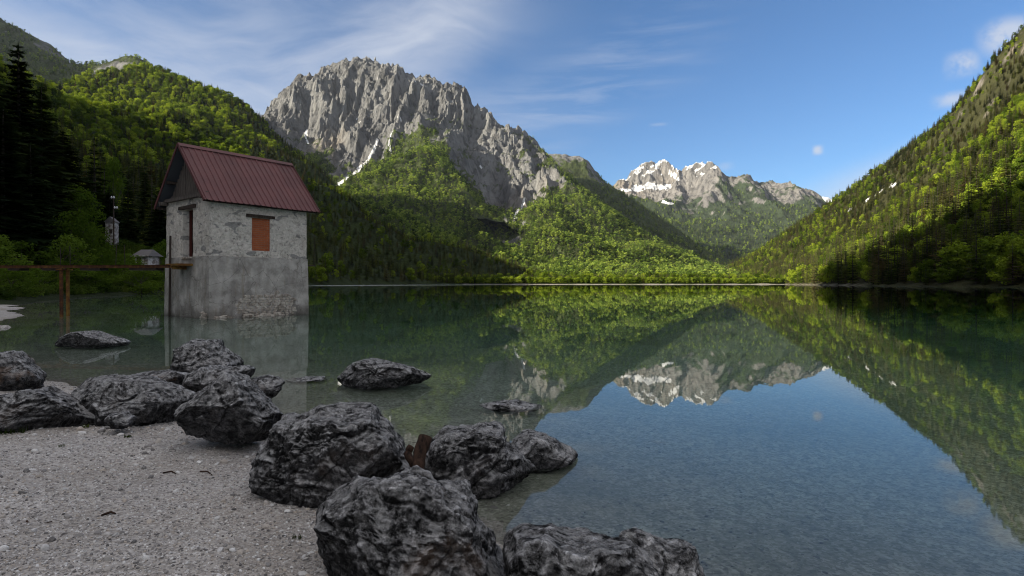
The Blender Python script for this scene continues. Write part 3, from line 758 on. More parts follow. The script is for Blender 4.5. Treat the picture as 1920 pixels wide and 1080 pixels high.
KINDS = {}   # kind -> list of (trunk mesh, crown mesh, joined mesh)
def add_kind(kind, geos, leaf):
    KINDS[kind] = [(tr.mesh('trunk', [M_bark]), cr.mesh('crown', [leaf]), joined(kind, tr, cr, [M_bark, leaf])) for tr, cr in geos]
add_kind('spruce', [spruce_geo(20 + k, 20, 9, R=(.17, .14, .20, .155)[k], sub=3) for k in range(4)], M_spruce)
add_kind('broadleaf', [broad_geo(40 + k, (18, 22, 15, 19)[k], 60, .044, (.36, .30, .42, .34)[k], (.16, .14, .1, .18)[k]) for k in range(4)], M_beech)
FAR_SPRUCE = [joined('far_spruce', *spruce_geo(60 + k, 9, 6, R=.19, sub=1), [M_bark, M_farleaf]) for k in range(3)]
FAR_BROAD = [joined('far_broadleaf', *broad_geo(70 + k, 9, 16, .085, .38, .18), [M_bark, M_farleaf]) for k in range(3)]

# ------------------------------------------------------------------ scattering (uncountable things only)
def hidden_collection(name, meshes):
    c = bpy.data.collections.new(name)
    for k, me in enumerate(meshes):
        o = bpy.data.objects.new("%s %02d" % (name, k), me); c.objects.link(o)
    return c
_gn_count = [0]
def scatter(name, pts, rot, scl, idx, coll, label=None, cat=None):
    pts = np.asarray(pts, np.float32)
    me = bpy.data.meshes.new(name); me.vertices.add(len(pts)); me.vertices.foreach_set('co', pts.ravel())
    a = me.attributes.new('rot', 'FLOAT_VECTOR', 'POINT'); a.data.foreach_set('vector', np.asarray(rot, np.float32).ravel())
    a = me.attributes.new('scl', 'FLOAT_VECTOR', 'POINT'); a.data.foreach_set('vector', np.asarray(scl, np.float32).ravel())
    a = me.attributes.new('idx', 'INT', 'POINT'); a.data.foreach_set('value', np.asarray(idx, np.int32))
    o = link(name, me)
    g = bpy.data.node_groups.new(name, 'GeometryNodeTree')
    g.interface.new_socket('Geometry', in_out='INPUT', socket_type='NodeSocketGeometry')
    g.interface.new_socket('Geometry', in_out='OUTPUT', socket_type='NodeSocketGeometry')
    n, l = g.nodes, g.links
    gi = n.new('NodeGroupInput'); go = n.new('NodeGroupOutput')
    ip = n.new('GeometryNodeInstanceOnPoints'); ci = n.new('GeometryNodeCollectionInfo')
    ci.inputs['Collection'].default_value = coll; ci.inputs['Separate Children'].default_value = True; ci.inputs['Reset Children'].default_value = True
    ip.inputs['Pick Instance'].default_value = True
    def na(nm, ty):
        x = n.new('GeometryNodeInputNamedAttribute'); x.data_type = ty; x.inputs['Name'].default_value = nm
        return x.outputs['Attribute']
    l.new(gi.outputs[0], ip.inputs['Points']); l.new(ci.outputs[0], ip.inputs['Instance'])
    l.new(na('idx', 'INT'), ip.inputs['Instance Index'])
    l.new(na('rot', 'FLOAT_VECTOR'), ip.inputs['Rotation']); l.new(na('scl', 'FLOAT_VECTOR'), ip.inputs['Scale'])
    l.new(ip.outputs[0], go.inputs[0])
    md = o.modifiers.new('scatter', 'NODES'); md.node_group = g
    return tag(o, label, cat, kind='stuff')

C_spruce = hidden_collection('mixed forest trees', [k[2] for k in KINDS['spruce']] + [k[2] for k in KINDS['broadleaf']])
C_far = hidden_collection('distant forest trees', FAR_SPRUCE + FAR_BROAD)

def candidates(T, spacing, mincover, rng, front=-0.15, zmin=1.8, umax=1.02, slope_max=2.6):
    xs = np.arange(T.xs[0], T.xs[-1], spacing); ys = np.arange(T.ys[0], T.ys[-1], spacing)
    X, Y = np.meshgrid(xs, ys); x = X.ravel() + rng.uniform(-.48, .48, X.size) * spacing; y = Y.ravel() + rng.uniform(-.48, .48, X.size) * spacing
    ok = (y > 20) & (np.abs(x) < umax * y + 20)
    x, y = x[ok], y[ok]
    z = T.sample(x, y); cov = T.sample(x, y, T.cover); sn = T.sample(x, y, T.snow); gx = T.sample(x, y, T.gx); gy = T.sample(x, y, T.gy)
    nz = 1 / np.sqrt(1 + gx * gx + gy * gy); d = np.sqrt(x * x + y * y + (z - CAMZ) ** 2)
    facing = (gx * x + gy * y - (z - CAMZ)) * nz / d          # >0 when the slope turns towards the viewer
    ok = (z > zmin) & (cov > mincover) & (rng.uniform(0, 1, len(x)) < np.clip(cov * 1.25, 0, 1)) & (sn < .35) & (facing > front) & (np.hypot(gx, gy) < slope_max)
    return x[ok], y[ok], z[ok], cov[ok]

def visible(P, h, grids):
    """rough sight test of tree tops against the hills between them and the lens"""
    vis = np.ones(len(P), bool)
    for f in np.linspace(0.06, 0.94, 40):
        q = P * f; zz = CAMZ + (P[:, 2] + h * .9 - CAMZ) * f
        for T in grids:
            ins = (q[:, 0] > T.xs[0]) & (q[:, 0] < T.xs[-1]) & (q[:, 1] > T.ys[0]) & (q[:, 1] < T.ys[-1])
            if ins.any():
                g = np.full(len(P), -99.0); g[ins] = T.sample(q[ins, 0], q[ins, 1])
                vis &= ~(g > zz + 1)
    return vis

pool = []      # every tree of the two near hills
def forest(T, where, spacing, hs, hb, pb, mincover=.12, zmin=1.8, keep=None, grids=(), shorter=lambda x, y: 1.0):
    rng = np.random.default_rng(len(pool) + 5)
    x, y, z, cov = candidates(T, spacing, mincover, rng, zmin=zmin)
    if keep is not None:
        k = keep(x, y, z); x, y, z, cov = x[k], y[k], z[k], cov[k]
    patch = fbm(P3(x / 90, y / 90), 3)
    broad = rng.uniform(0, 1, len(x)) < np.clip(pb(x, y, z) + patch * .55, 0.03, .97)
    h = np.where(broad, rng.uniform(*hb, len(x)), rng.uniform(*hs, len(x)) * rng.choice((1.12, 1, .75, .5), len(x))) * np.where(broad, rng.choice((1.2, 1, .8, .6), len(x)), 1) * np.clip(.45 + cov * .6, .4, 1)
    h = h * shorter(x, y)
    P = np.stack((x, y, z - .3), 1)
    v = visible(P, h, grids) if grids else np.ones(len(x), bool)
    P, h, broad = P[v], h[v], broad[v]
    pool.append((where, P, h, broad, rng))
near_left = lambda x, y, z: (np.hypot(x, y) > 138)
forest(T_left, 'left', 8.2, (15, 25), (11, 18), lambda x, y, z: .10 + .62 * smooth01(z, 110, 240) * (1 - smooth01(x / y, -.52, -.34)), keep=near_left, zmin=.8, grids=(T_left,), shorter=lambda x, y: 1 - .36 * smooth01(x / y, -.55, -.38))
forest(T_right, 'right', 5.2, (13, 25), (7, 14), lambda x, y, z: .32 + 0 * z, zmin=.5, grids=(T_right,), shorter=lambda x, y: 1 - .28 * smooth01(x, 320, 620))

INDIV = 290
def plant_forest():
    rec = []
    for zi, (where, P, h, broad, rng) in enumerate(pool):
        d = np.linalg.norm(P, axis=1); inview = np.abs(P[:, 0]) < .90 * P[:, 1]
        for i in range(len(P)): rec.append((bool(broad[i]), h[i] / d[i] if inview[i] else 0.0, zi, i))
    chosen = set()
    for b in (False, True):
        c = sorted((r for r in rec if r[0] == b and r[1] > 0), key=lambda r: -r[1])[:INDIV]
        chosen |= {(r[2], r[3]) for r in c}
    names = {False: ('spruce_tree', 'spruce', 'spruce'), True: ('broadleaf_tree', 'broadleaf', 'broadleaf tree')}
    for zi, (where, P, h, broad, rng) in enumerate(pool):
        rest = [i for i in range(len(P)) if (zi, i) not in chosen]
        rz = rng.uniform(0, 6.28, len(P)); wid = rng.uniform(.85, 1.25, len(P)); var = rng.integers(0, 4, len(P))
        place = {'left': 'the wooded hillside behind the hut', 'right': 'the steep right shore slope'}[where]
        for i in range(len(P)):
            if (zi, i) not in chosen: continue
            b = bool(broad[i]); nm, kind, cat = names[b]
            t = empty(nm, P[i], rz[i])
            t.scale = (h[i] * wid[i], h[i] * wid[i], h[i])
            trunk, crown, _ = KINDS[kind][var[i]]
            link('trunk', trunk, t); link('crown', crown, t)
            look = ('round-crowned broadleaf tree' if b else 'pointed dark spruce')
            tag(t, '%s, one of many on %s' % (look, place), cat, '%s on %s' % ('broadleaf trees' if b else 'spruces', place))
        rest = np.array(rest)
        s = np.stack((h * wid, h * wid, h), 1)[rest]; rt = np.stack((rz * 0, rz * 0, rz), 1)[rest]
        scatter('forest', P[rest], rt, s, np.where(broad, 4, 0)[rest] + var[rest], C_spruce,
                'dense mixed forest of spruce and beech covering %s' % place, 'forest')
plant_forest()

def far_forest(T, label, spacing, hs, hb, pb, mincover, front=-.05, zmin=2.5, slope_max=2.0, coll=C_far, keep=None):
    rng = np.random.default_rng(int(spacing * 100))
    x, y, z, cov = candidates(T, spacing, mincover, rng, front, zmin, .92, slope_max)
    if keep is not None:
        k = keep(x, y, z); x, y, z, cov = x[k], y[k], z[k], cov[k]
    n = len(x); broad = rng.uniform(0, 1, n) < np.clip(pb + fbm(P3(x / 140, y / 140), 3) * .6, 0, 1)
    h = np.where(broad, rng.uniform(*hb, n), rng.uniform(*hs, n)) * np.clip(.4 + cov * .7, .35, 1)
    w = h * rng.uniform(.9, 1.3, n); rz = rng.uniform(0, 6.28, n)
    scatter('forest', np.stack((x, y, z - .5), 1), np.stack((rz * 0, rz * 0, rz), 1), np.stack((w, w, h), 1), np.where(broad, 3, 0) + rng.integers(0, 3, n), coll, label, 'forest')
    return n
nf = [far_forest(T_mass, 'green forest on the lower slopes of the great grey mountain', 10.5, (15, 25), (13, 20), .68, .4),
      far_forest(T_ridge, 'dark forest on the ridge behind the great mountain shoulder', 15.0, (18, 26), (15, 20), .2, .35),
      far_forest(T_back, 'shaded forest on the mountain at upper left', 14.0, (14, 22), (13, 18), .6, .35, keep=lambda x, y, z: z > 120),
      far_forest(T_far, 'hazy forest at the foot of the far snowy mountain', 25.0, (24, 34), (22, 28), .35, .5)]
def shore_strip():
    rng = np.random.default_rng(99); n = 5200
    x = rng.uniform(-130, 430, n); y = 662 + 330 * rng.uniform(0, 1, n) ** 2.0
    front = y < 700
    h = np.where(front, rng.uniform(3.5, 7.5, n), rng.uniform(8, 13.5, n)) * (1 + .25 * perlin(P3(x / 40, y / 40)))
    broad = rng.uniform(0, 1, n) < np.where(front, .75, .15)
    z = 1.2 + .004 * (y - 640); w = h * rng.uniform(.85, 1.2, n); rz = rng.uniform(0, 6.28, n)
    scatter('forest', np.stack((x, y, z - .2), 1), np.stack((rz * 0, rz * 0, rz), 1), np.stack((w * np.where(broad, 1.2, .9), w, h), 1), np.where(broad, 4, 0) + rng.integers(0, 4, n), C_spruce,
            'low band of young trees and willows on the far flat shore', 'forest')
shore_strip()
# ------------------------------------------------------------------ the old stone gauge hut standing in the lake
def m_plaster(t):
    p = t.obj()
    n = t.noise(p, 1.1, 6, 0.62); f = t.noise(p, 5.0, 8, 0.72); v = t.voro(p, 9.0, 'F1', 0)
    col = t.ramp(f, [(0.30, (0.25, 0.23, 0.205)), (0.46, (0.62, 0.58, 0.525)), (0.72, (0.80, 0.765, 0.70))])
    # bare grey stones where the render has fallen away
    st = t.ramp(t.noise(t.scale(p, (1, 1, 2.2)), 1.5, 3, 0.45, 0.4), [(0.60, 0), (0.63, 1)])
    col = t.mix(t.math('MULTIPLY', st, 0.75), col, t.mix(t.noise(p, 7, 4), (0.13, 0.135, 0.14), (0.30, 0.30, 0.29)))
    col = t.mix(t.ramp(n, [(0.5, 0), (0.75, 0.5)]), col, (0.26, 0.235, 0.20))
    pit = t.math('MULTIPLY', t.ramp(t.noise(p, 11.0, 6, 0.7), [(0.36, 1), (0.44, 0)]), t.ramp(n, [(0.4, 0), (0.6, 1)]))
    col = t.mix(t.math('MULTIPLY', pit, 0.8), col, (0.09, 0.085, 0.08))
    h = t.math('ADD', t.math('MULTIPLY', f, 1.2), t.math('SUBTRACT', t.math('MULTIPLY', v, 0.5), t.math('MULTIPLY', pit, 0.6)))
    return principled(t, col, 0.95, t.bump(h, 0.9, 0.05), 0.1)
M_plaster = material("crumbling_plaster", m_plaster)
def m_concrete(t):
    p = t.obj(); x, y, z = t.sep(p)
    n = t.noise(p, 1.6, 6, 0.62); runs = t.noise(t.vmath('ADD', t.scale(p, (1.6, 1.6, 0.25)), t.vmath('MULTIPLY', t.comb(n, n, n), (.8, .8, .8))), 1.8, 5, 0.6)
    col = t.ramp(n, [(0.30, (0.23, 0.215, 0.20)), (0.52, (0.42, 0.40, 0.37)), (0.72, (0.60, 0.575, 0.54))])
    col = t.mix(t.ramp(runs, [(0.47, 0), (0.72, 0.45)]), col, (0.13, 0.115, 0.10))
    col = t.mix(t.ramp(t.noise(t.scale(p, (2, 2, .3)), 3.1, 4, 0.6), [(0.58, 0), (0.7, 0.5)]), col, (0.30, 0.245, 0.17))
    # tide stain: the level of the lake has left a dark band low on the wall
    tide = t.ramp(t.math('ADD', z, t.math('MULTIPLY', n, 0.5)), [(0.20, 1), (0.75, 0)])
    col = t.mix(t.math('MULTIPLY', tide, 0.75), col, (0.075, 0.066, 0.055))
    crack = t.ramp(t.voro(t.vmath('ADD', p, t.vmath('MULTIPLY', t.comb(n, n, n), (.5, .5, .5))), 1.15, 'DISTANCE_TO_EDGE', 0), [(0.0, 1), (0.012, 0)])
    col = t.mix(t.math('MULTIPLY', crack, 0.6), col, (0.06, 0.055, 0.05))
    return principled(t, col, 0.9, t.bump(t.math('ADD', t.noise(p, 14, 5, 0.65), n), 0.6, 0.03), 0.15)
M_concrete = material("stained_concrete", m_concrete)
def m_brick(t):
    p = t.obj(); x, y, z = t.sep(p)
    br = t.new('ShaderNodeTexBrick'); t.put(br.inputs['Vector'], t.comb(x, z, 0.0))
    br.inputs['Color1'].default_value = (0.46, 0.135, 0.055, 1); br.inputs['Color2'].default_value = (0.36, 0.095, 0.04, 1); br.inputs['Mortar'].default_value = (0.34, 0.20, 0.13, 1)
    br.inputs['Scale'].default_value = 1.0; br.inputs['Brick Width'].default_value = 0.26; br.inputs['Row Height'].default_value = 0.085; br.inputs['Mortar Size'].default_value = 0.008
    col = t.mix(t.ramp(t.noise(p, 6, 4), [(0.4, 0), (0.75, 0.5)]), br.outputs[0], (0.25, 0.085, 0.045))
    return principled(t, col, 0.9, t.bump(t.math('ADD', t.math('MULTIPLY', br.outputs[1], -1.0), t.math('MULTIPLY', t.noise(p, 30, 3), .4)), 0.7, 0.012), 0.1)
M_brick = material("red_hollow_brick", m_brick)
def m_roof(t):
    p = t.obj()
    n = t.noise(p, 1.3, 5, 0.6); s = t.noise(t.scale(p, (6, 1, 1)), 1.4, 4, 0.6)
    col = t.mix(t.ramp(n, [(0.35, 0), (0.7, 1)]), (0.118, 0.042, 0.046), (0.165, 0.062, 0.062))
    col = t.mix(t.ramp(s, [(0.55, 0), (0.75, 0.45)]), col, (0.09, 0.04, 0.04))
    sh = t.new('ShaderNodeTexWhiteNoise', noise_dimensions='1D'); t.put(sh.inputs['W'], t.math('FLOOR', t.math('DIVIDE', t.sep(p)[0], 0.98)))
    col = t.mix(0.35, col, t.ramp(sh.outputs[0], [(0, (0.75, 0.75, 0.75)), (1, (1.3, 1.25, 1.25))]), 'MULTIPLY')
    col = t.mix(t.ramp(t.noise(t.scale(p, (5, .6, .6)), 2.2, 6, 0.65), [(0.56, 0), (0.72, 0.4)]), col, (0.20, 0.115, 0.105))
    return principled(t, col, t.math('ADD', 0.42, t.math('MULTIPLY', n, 0.25)), t.bump(t.noise(p, 40, 3), 0.1, 0.005), 0.4)
M_roof = material("maroon_sheet_metal", m_roof)
def m_wood(a, b):
    def f(t):
        p = t.obj()
        g = t.noise(t.scale(p, (9, 9, 0.7)), 3.0, 5, 0.65)
        col = t.mix(t.ramp(g, [(0.35, 0), (0.65, 1)]), a, b)
        return principled(t, col, 0.9, t.bump(g, 0.5, 0.01), 0.1)
    return f
M_greywood = material("weathered_boards", m_wood((0.055, 0.047, 0.042), (0.17, 0.15, 0.135)))
M_darkwood = material("dark_old_timber", m_wood((0.028, 0.022, 0.019), (0.085, 0.067, 0.056)))
M_underside = material("roof_underside", lambda t: principled(t, (0.075, 0.082, 0.095), 0.6, None, 0.2))
def m_rust(t):
    p = t.obj(); n = t.noise(p, 5.0, 6, 0.65)
    col = t.ramp(n, [(0.3, (0.03, 0.018, 0.013)), (0.5, (0.085, 0.036, 0.018)), (0.66, (0.17, 0.085, 0.026)), (0.8, (0.12, 0.055, 0.026))])
    return principled(t, col, 0.85, t.bump(n, 0.5, 0.01), 0.2)
M_rust = material("rusty_steel", m_rust)
M_mustard = material("rusty_yellow_paint", lambda t: principled(t, t.ramp(t.noise(t.obj(), 4.0, 5, 0.6), [(0.38, (0.13, 0.05, 0.02)), (0.55, (0.22, 0.125, 0.032)), (0.75, (0.30, 0.19, 0.05))]), 0.8, None, 0.2))
M_darkiron = material("dark_iron", lambda t: principled(t, t.mix(t.noise(t.obj(), 6, 4), (0.02, 0.017, 0.015), (0.07, 0.05, 0.04)), 0.7, None, 0.3))
M_stone = material("exposed_rubble_stones", lambda t: principled(t, t.ramp(t.math('ADD', t.math('MULTIPLY', t.noise(t.obj(), 8, 5, .6), .7), t.math('MULTIPLY', t.sep(t.voro(t.obj(), 5.5, 'F1', 1))[0], .35)), [(0.3, (0.17, 0.145, 0.12)), (0.55, (0.40, 0.36, 0.31)), (0.8, (0.56, 0.52, 0.46))]), 0.95, t.bump(t.noise(t.obj(), 25, 4), .6, .02), .1))

LX, LY = 4.33, 4.0           # plan of the hut: long lake side, door side
hut = tag(empty('hut', (-12.05, 22.85, 0), math.atan2(1075, 820)),
          'small tall stone hut with maroon metal gable roof standing in the lake', 'hut')

def wall_sheet(p0, du, n, L, z0, z1, thick, holes, batter, amp, seed, step=0.07, top=None):
    """one wall with real thickness and openings; the outer face is uneven like old render"""
    mb = MB()
    us = np.linspace(0, L, int(L / step) + 1); zs = np.linspace(z0, z1, int((z1 - z0) / step) + 1)
    for h in holes:
        for e in h[:2]: us[np.argmin(abs(us - e))] = e
        for e in h[2:]: zs[np.argmin(abs(zs - e))] = e
    U, Z = np.meshgrid(us, zs); u, z = U.ravel(), Z.ravel()
    p0, du, n = (np.array(a, float) for a in (p0, du, n))
    bat = batter * (z1 - z) if batter else 0 * z
    d = amp * fbm(P3(u * 1.7 + seed, z * 1.7, z * 0), 5, .6) 
    edge = (np.minimum(u, L - u) < .02)
    out = p0 + u[:, None] * du + z[:, None] * (0, 0, 1) + (bat + d)[:, None] * n
    out += du * (np.where(edge, (np.where(u < L / 2, -1, 1)) * (bat + .5 * d), 0))[:, None]
    inn = p0 + u[:, None] * du + z[:, None] * (0, 0, 1) - thick * n
    nu, nz = len(us), len(zs); N = nu * nz
    keep = np.ones((nz - 1, nu - 1), bool); cu = (us[:-1] + us[1:]) / 2; cz = (zs[:-1] + zs[1:]) / 2
    for a, b, c, e in holes: keep[np.ix_((cz > c) & (cz < e), (cu > a) & (cu < b))] = False
    i = np.arange(N).reshape(nz, nu)
    q = np.stack((i[:-1, :-1], i[:-1, 1:], i[1:, 1:], i[1:, :-1]), -1)
    fq = q[keep]; Q = [fq, fq[:, ::-1] + N]
    kp = np.pad(keep, 1)
    for jz in range(nz - 1):
        for ju in range(nu - 1):
            if not keep[jz, ju]: continue
            a, b, c, e = q[jz, ju]
            for nb, (s, t_) in (((jz, ju + 1), (a, b)), ((jz + 2, ju + 1), (c, e)), ((jz + 1, ju), (e, a)), ((jz + 1, ju + 2), (b, c))):
                if not kp[nb]: Q.append(np.array([(t_, s, s + N, t_ + N)]))
    mb.add(np.concatenate((out, inn)), q=np.concatenate(Q))
    return mb
ZL, ZT = 2.5, 4.93
DOOR = (1.45, 2.38, 2.42, 4.50)      # along the door side, measured from the near corner
WIN = (1.74, 2.56, 2.78, 4.18)
T = 0.42
# lower storey: concrete render, slightly wider towards the water
def make_walls():
    up = MB(); lo = MB()
    sides = [((0, 0, 0), (1, 0, 0), (0, -1, 0), LX, [WIN], []),
             ((0, LY, 0), (0, -1, 0), (-1, 0, 0), LY, [(LY - DOOR[1], LY - DOOR[0], DOOR[2], DOOR[3])], [(LY - DOOR[1], LY - DOOR[0], DOOR[2], DOOR[3])]),
             ((LX, 0, 0), (0, 1, 0), (1, 0, 0), LY, [], []),
             ((LX, LY, 0), (-1, 0, 0), (0, 1, 0), LX, [], [])]
    for k, (p, d, n, L, hu, hl) in enumerate(sides):
        w = wall_sheet(p, d, n, L, ZL, ZT, T, hu, 0.0, .020, 3 * k + 1)
        up.add(np.concatenate(w.v), np.concatenate(w.q))
        n2 = np.array(n, float); off = 0.035
        p2 = np.array(p, float) + n2 * off - np.array(d) * off
        w = wall_sheet(p2, d, n, L + 2 * off, -4.2, ZL + .0, T, [], 0.014, .012, 5 * k + 2)
        lo.add(np.concatenate(w.v), np.concatenate(w.q))
    o = up.build('upper_wall', [M_plaster], hut); o['label'] = 'pale rough plastered upper wall with bare grey stones showing'
    o = lo.build('lower_wall', [M_concrete], hut); o['label'] = 'grey water-stained concrete render on the lower half'
make_walls()
b = MB(); b.box(((WIN[0] + WIN[1]) / 2, 0.16, (WIN[2] + WIN[3]) / 2), (WIN[1] - WIN[0] + .02, 0.22, WIN[3] - WIN[2] + .02)); 
infill = b.build('brick_infill', [M_brick], hut)
b = MB(); b.box((2.13, 0.055, 4.255), (1.28, 0.22, 0.13), jit=.008); b.build('window_lintel', [M_darkwood], hut)
b = MB(); b.box((0.04, 1.95, 4.585), (0.20, 1.55, 0.15), jit=.01); b.build('door_lintel', [M_darkwood], hut)
b = MB(); b.box((0.14, (DOOR[0] + DOOR[1]) / 2, 2.46), (0.5, .92, .07), jit=.006); b.build('door_sill', [M_stone], hut)
b = MB(); b.box((0.30, DOOR[0] + .035, 3.47), (.09, .07, 2.0)); b.box((0.30, DOOR[1] - .035, 3.47), (.09, .07, 2.0)); b.box((0.30, 1.915, 4.46), (.09, .79, .07))
M_redframe = material("dull_red_paint", lambda t: principled(t, t.mix(t.noise(t.obj(), 7, 4), (0.07, 0.02, 0.018), (0.13, 0.04, 0.03)), .8, None, .2))
fr = b.build('door_frame', [M_redframe], hut)
b = MB(); b.box((0.80, 2.37, 3.45), (.88, .045, 1.96)); b.build('door', [M_darkwood], hut)
b = MB(); b.box((2.17, 2.0, 2.30), (3.4, 3.1, .14)); b.build('floor', [M_darkwood], hut)

RZ, EZ, EY = 7.18, 4.67, -0.33      # ridge height, eave height, eave overhang
X0, X1 = -0.36, 4.80
def make_roof():
    slope_len = math.hypot(RZ - EZ, 2.0 - EY); pitch = 0.245
    nrm = np.array((0, -(RZ - EZ), 2.0 - EY)) / slope_len
    dn = np.array((0, EY - 2.0, EZ - RZ)) / slope_len
    sheet = MB(); und = MB()
    rib = [(0, 0), (.075, 0), (.092, .034), (.128, .034), (.145, 0), (.245, 0)]
    xs, hs = [], []
    k = 0
    while X0 + k * pitch < X1 - .02:
        for a, h in rib[:-1]:
            if X0 + k * pitch + a <= X1: xs.append(X0 + k * pitch + a); hs.append(h)
        k += 1
    xs.append(X1); hs.append(0); xs = np.array(xs); hs = np.array(hs)
    ss = np.linspace(0.03, slope_len, 16)
    for side in (0, 1):
        V = []
        for top in (1, 0):
            for s in ss:
                base = np.array((0, 2.0, RZ)) + dn * s
                wav = .008 * np.sin(xs * 2.3 + s) + .006 * np.sin(s * 4 + xs)
                pts = base + xs[:, None] * (1, 0, 0) + nrm * (hs + wav + (.0 if top else -.012))[:, None]
                if side: pts[:, 1] = 4.0 - pts[:, 1]
                V.append(pts)
        V = np.concatenate(V); nx = len(xs); ns = len(ss); i = np.arange(2 * nx * ns).reshape(2, ns, nx)
        q = [np.stack((i[0, :-1, :-1], i[0, 1:, :-1], i[0, 1:, 1:], i[0, :-1, 1:]), -1).reshape(-1, 4), np.stack((i[1, :-1, :-1], i[1, :-1, 1:], i[1, 1:, 1:], i[1, 1:, :-1]), -1).reshape(-1, 4),
             np.stack((i[0, -1, :-1], i[1, -1, :-1], i[1, -1, 1:], i[0, -1, 1:]), -1), np.stack((i[0, :-1, 0], i[1, :-1, 0], i[1, 1:, 0], i[0, 1:, 0]), -1), np.stack((i[0, :-1, -1], i[0, 1:, -1], i[1, 1:, -1], i[1, :-1, -1]), -1)]
        sheet.add(V, q=np.concatenate(q))
        # boarding beneath the sheet
        ang = math.atan2(RZ - EZ, 2.0 - EY) * (1 if not side else -1)
        R = np.array(((1, 0, 0), (0, cos(ang), -sin(ang)), (0, sin(ang), cos(ang))))
        mid = np.array((0, 2.0, RZ)) + dn * (slope_len * .5) - nrm * .045
        if side: mid[1] = 4 - mid[1]
        und.box((mid[0] + (X0 + X1) / 2, mid[1], mid[2]), (X1 - X0 - .06, slope_len - .14, .03), R)
    rf = sheet.build('roof', [M_roof], hut)
    und.build('roof_boarding', [M_underside], rf)
    cap = MB()
    for sg in (-1, 1):
        ang = math.atan2(RZ - EZ, 2.0 - EY) * (-sg)
        R = np.array(((1, 0, 0), (0, cos(ang), -sin(ang)), (0, sin(ang), cos(ang))))
        off = R @ np.array((0, sg * .085, .05))
        cap.box((off[0] + (X0 + X1) / 2, 2.0 + off[1], RZ + off[2] + .005), (X1 - X0 + .03, .20, .012), R)
    cap.build('ridge_cap', [M_roof], rf)
    edge = MB()
    for sg in (-1, 1):
        ang = math.atan2(RZ - EZ, 2.0 - EY) * (-sg)
        R = np.array(((1, 0, 0), (0, cos(ang), -sin(ang)), (0, sin(ang), cos(ang))))
        mid = np.array((0, 2.0, RZ)) + dn * (slope_len * .5); 
        if sg > 0: mid[1] = 4 - mid[1]
        for xe in (X0 - .012, X1 + .012):
            edge.box((xe, mid[1], mid[2] - .01), (.02, slope_len, .11), R)
    edge.build('verge_trim', [M_roof], rf)
    pur = MB()
    for f, y in ((.96, 1), (.55, 1), (.06, 1), (.96, -1), (.55, -1), (.06, -1)):
        c = np.array((0, 2.0, RZ)) + dn * (slope_len * f) - nrm * .12
        yy = c[1] if y > 0 else 4 - c[1]
        pur.box(((X0 + X1) / 2, yy, c[2]), (X1 - X0 - .10, .11, .11), jit=.004)
    pur.build('purlin', [M_darkwood], rf)
make_roof()
def make_gable():
    for x0, nm in ((0.06, 'gable_boards'), (LX - .06, 'gable_boards')):
        mb = MB(); y = .22
        r = np.random.default_rng(5)
        while y < 3.8:
            w = .155; c = y + w / 2
            zt = RZ - .30 - abs(c - 2.0) * (RZ - EZ) / (2.0 - EY)
            if zt > 5.02: mb.box((x0 + r.normal(0, .006), c, (4.9 + zt) / 2), (.03, w - r.uniform(.006, .02), zt - 4.9), jit=.003)
            y += w
        mb.build(nm, [M_greywood], hut)
    mb = MB(); mb.box((-.06, 2.0, 4.985), (.18, 4.0, .15), jit=.006); mb.build('gable_beam', [M_greywood], hut)
    mb = MB()
    for y in (.12, 3.88): mb.box((-.16, y, 4.86), (.36, .16, .15), jit=.006)
    mb.build('wall_plate', [M_greywood], hut)
make_gable()
def make_rubble():
    """the patch low on the lake side where the render has broken off, and the ragged foot at the water"""
    r = np.random.default_rng(8); mb = MB()
    import bmesh
    def stone(c, s):
        bm = bmesh.new(); bmesh.ops.create_icosphere(bm, subdivisions=2, radius=.5)
        V = np.array([v.co[:] for v in bm.verts]); Tt = [[v.index for v in f.verts] for f in bm.faces]; bm.free()
        V = np.sign(V) * np.abs(V / .5) ** .6 * .5
        V += .10 * fbm(V * 2.2 + r.uniform(0, 50), 3)[:, None] * V
        a = r.normal(0, .22); R = np.array(((cos(a), 0, -sin(a)), (0, 1, 0), (sin(a), 0, cos(a))))
        mb.add((V * s) @ R.T + c, t=Tt)
    z = .02
    while z < .92:
        hgt = r.uniform(.09, .17); u = .95 + r.uniform(-.05, .1) + abs(z - .4) * .5
        while u < 3.55 - max(0, z - .55) * 1.2:
            w = r.uniform(.13, .38)
            top = .86 - .28 * max(0, (1.5 - u)) / .8 + .05 * sin(u * 5)
            if z < top: stone((u + w / 2, .012 - .014 * (2.5 - z), z + hgt / 2), (w * 1.02, .14, hgt * 1.05))
            u += w
        z += hgt * .93
    for k in range(34):
        u = r.uniform(-.05, LX - .7); stone((u, -.16 - r.uniform(0, .07), r.uniform(-.10, .06)), (r.uniform(.15, .5), r.uniform(.16, .3), r.uniform(.10, .2)))
    for k in range(5): stone((-.12, r.uniform(-.1, .5), r.uniform(-.05, .2)), (.16, .2, .16))
    mb.build('exposed_stonework', [M_stone], hut)
make_rubble()
# iron bracket with an upright on the far side, and a gauge pipe by the door
b = MB(); b.box((LX + .28, .1, 2.22), (.50, .07, .07)); b.tube([(LX + .50, .1, 2.2), (LX + .50, .1, 3.35)], .013, 6); b.box((LX + .25, .55, 2.22), (.45, .06, .06)); b.box((LX + .5, .32, 2.22), (.05, .5, .06))
b.build('iron_bracket', [M_darkiron], hut)
b = MB(); b.tube([(-.20, 3.28, -2.5), (-.13, 3.28, 3.45)], .045, 8); b.build('gauge_pipe', [M_darkiron], hut)
b = MB(); b.box((-.32, 1.95, 2.16), (.62, 1.15, .09)); b.box((-.32, 1.95, 2.04), (.5, .16, .14)); b.build('door_platform', [M_mustard], hut)

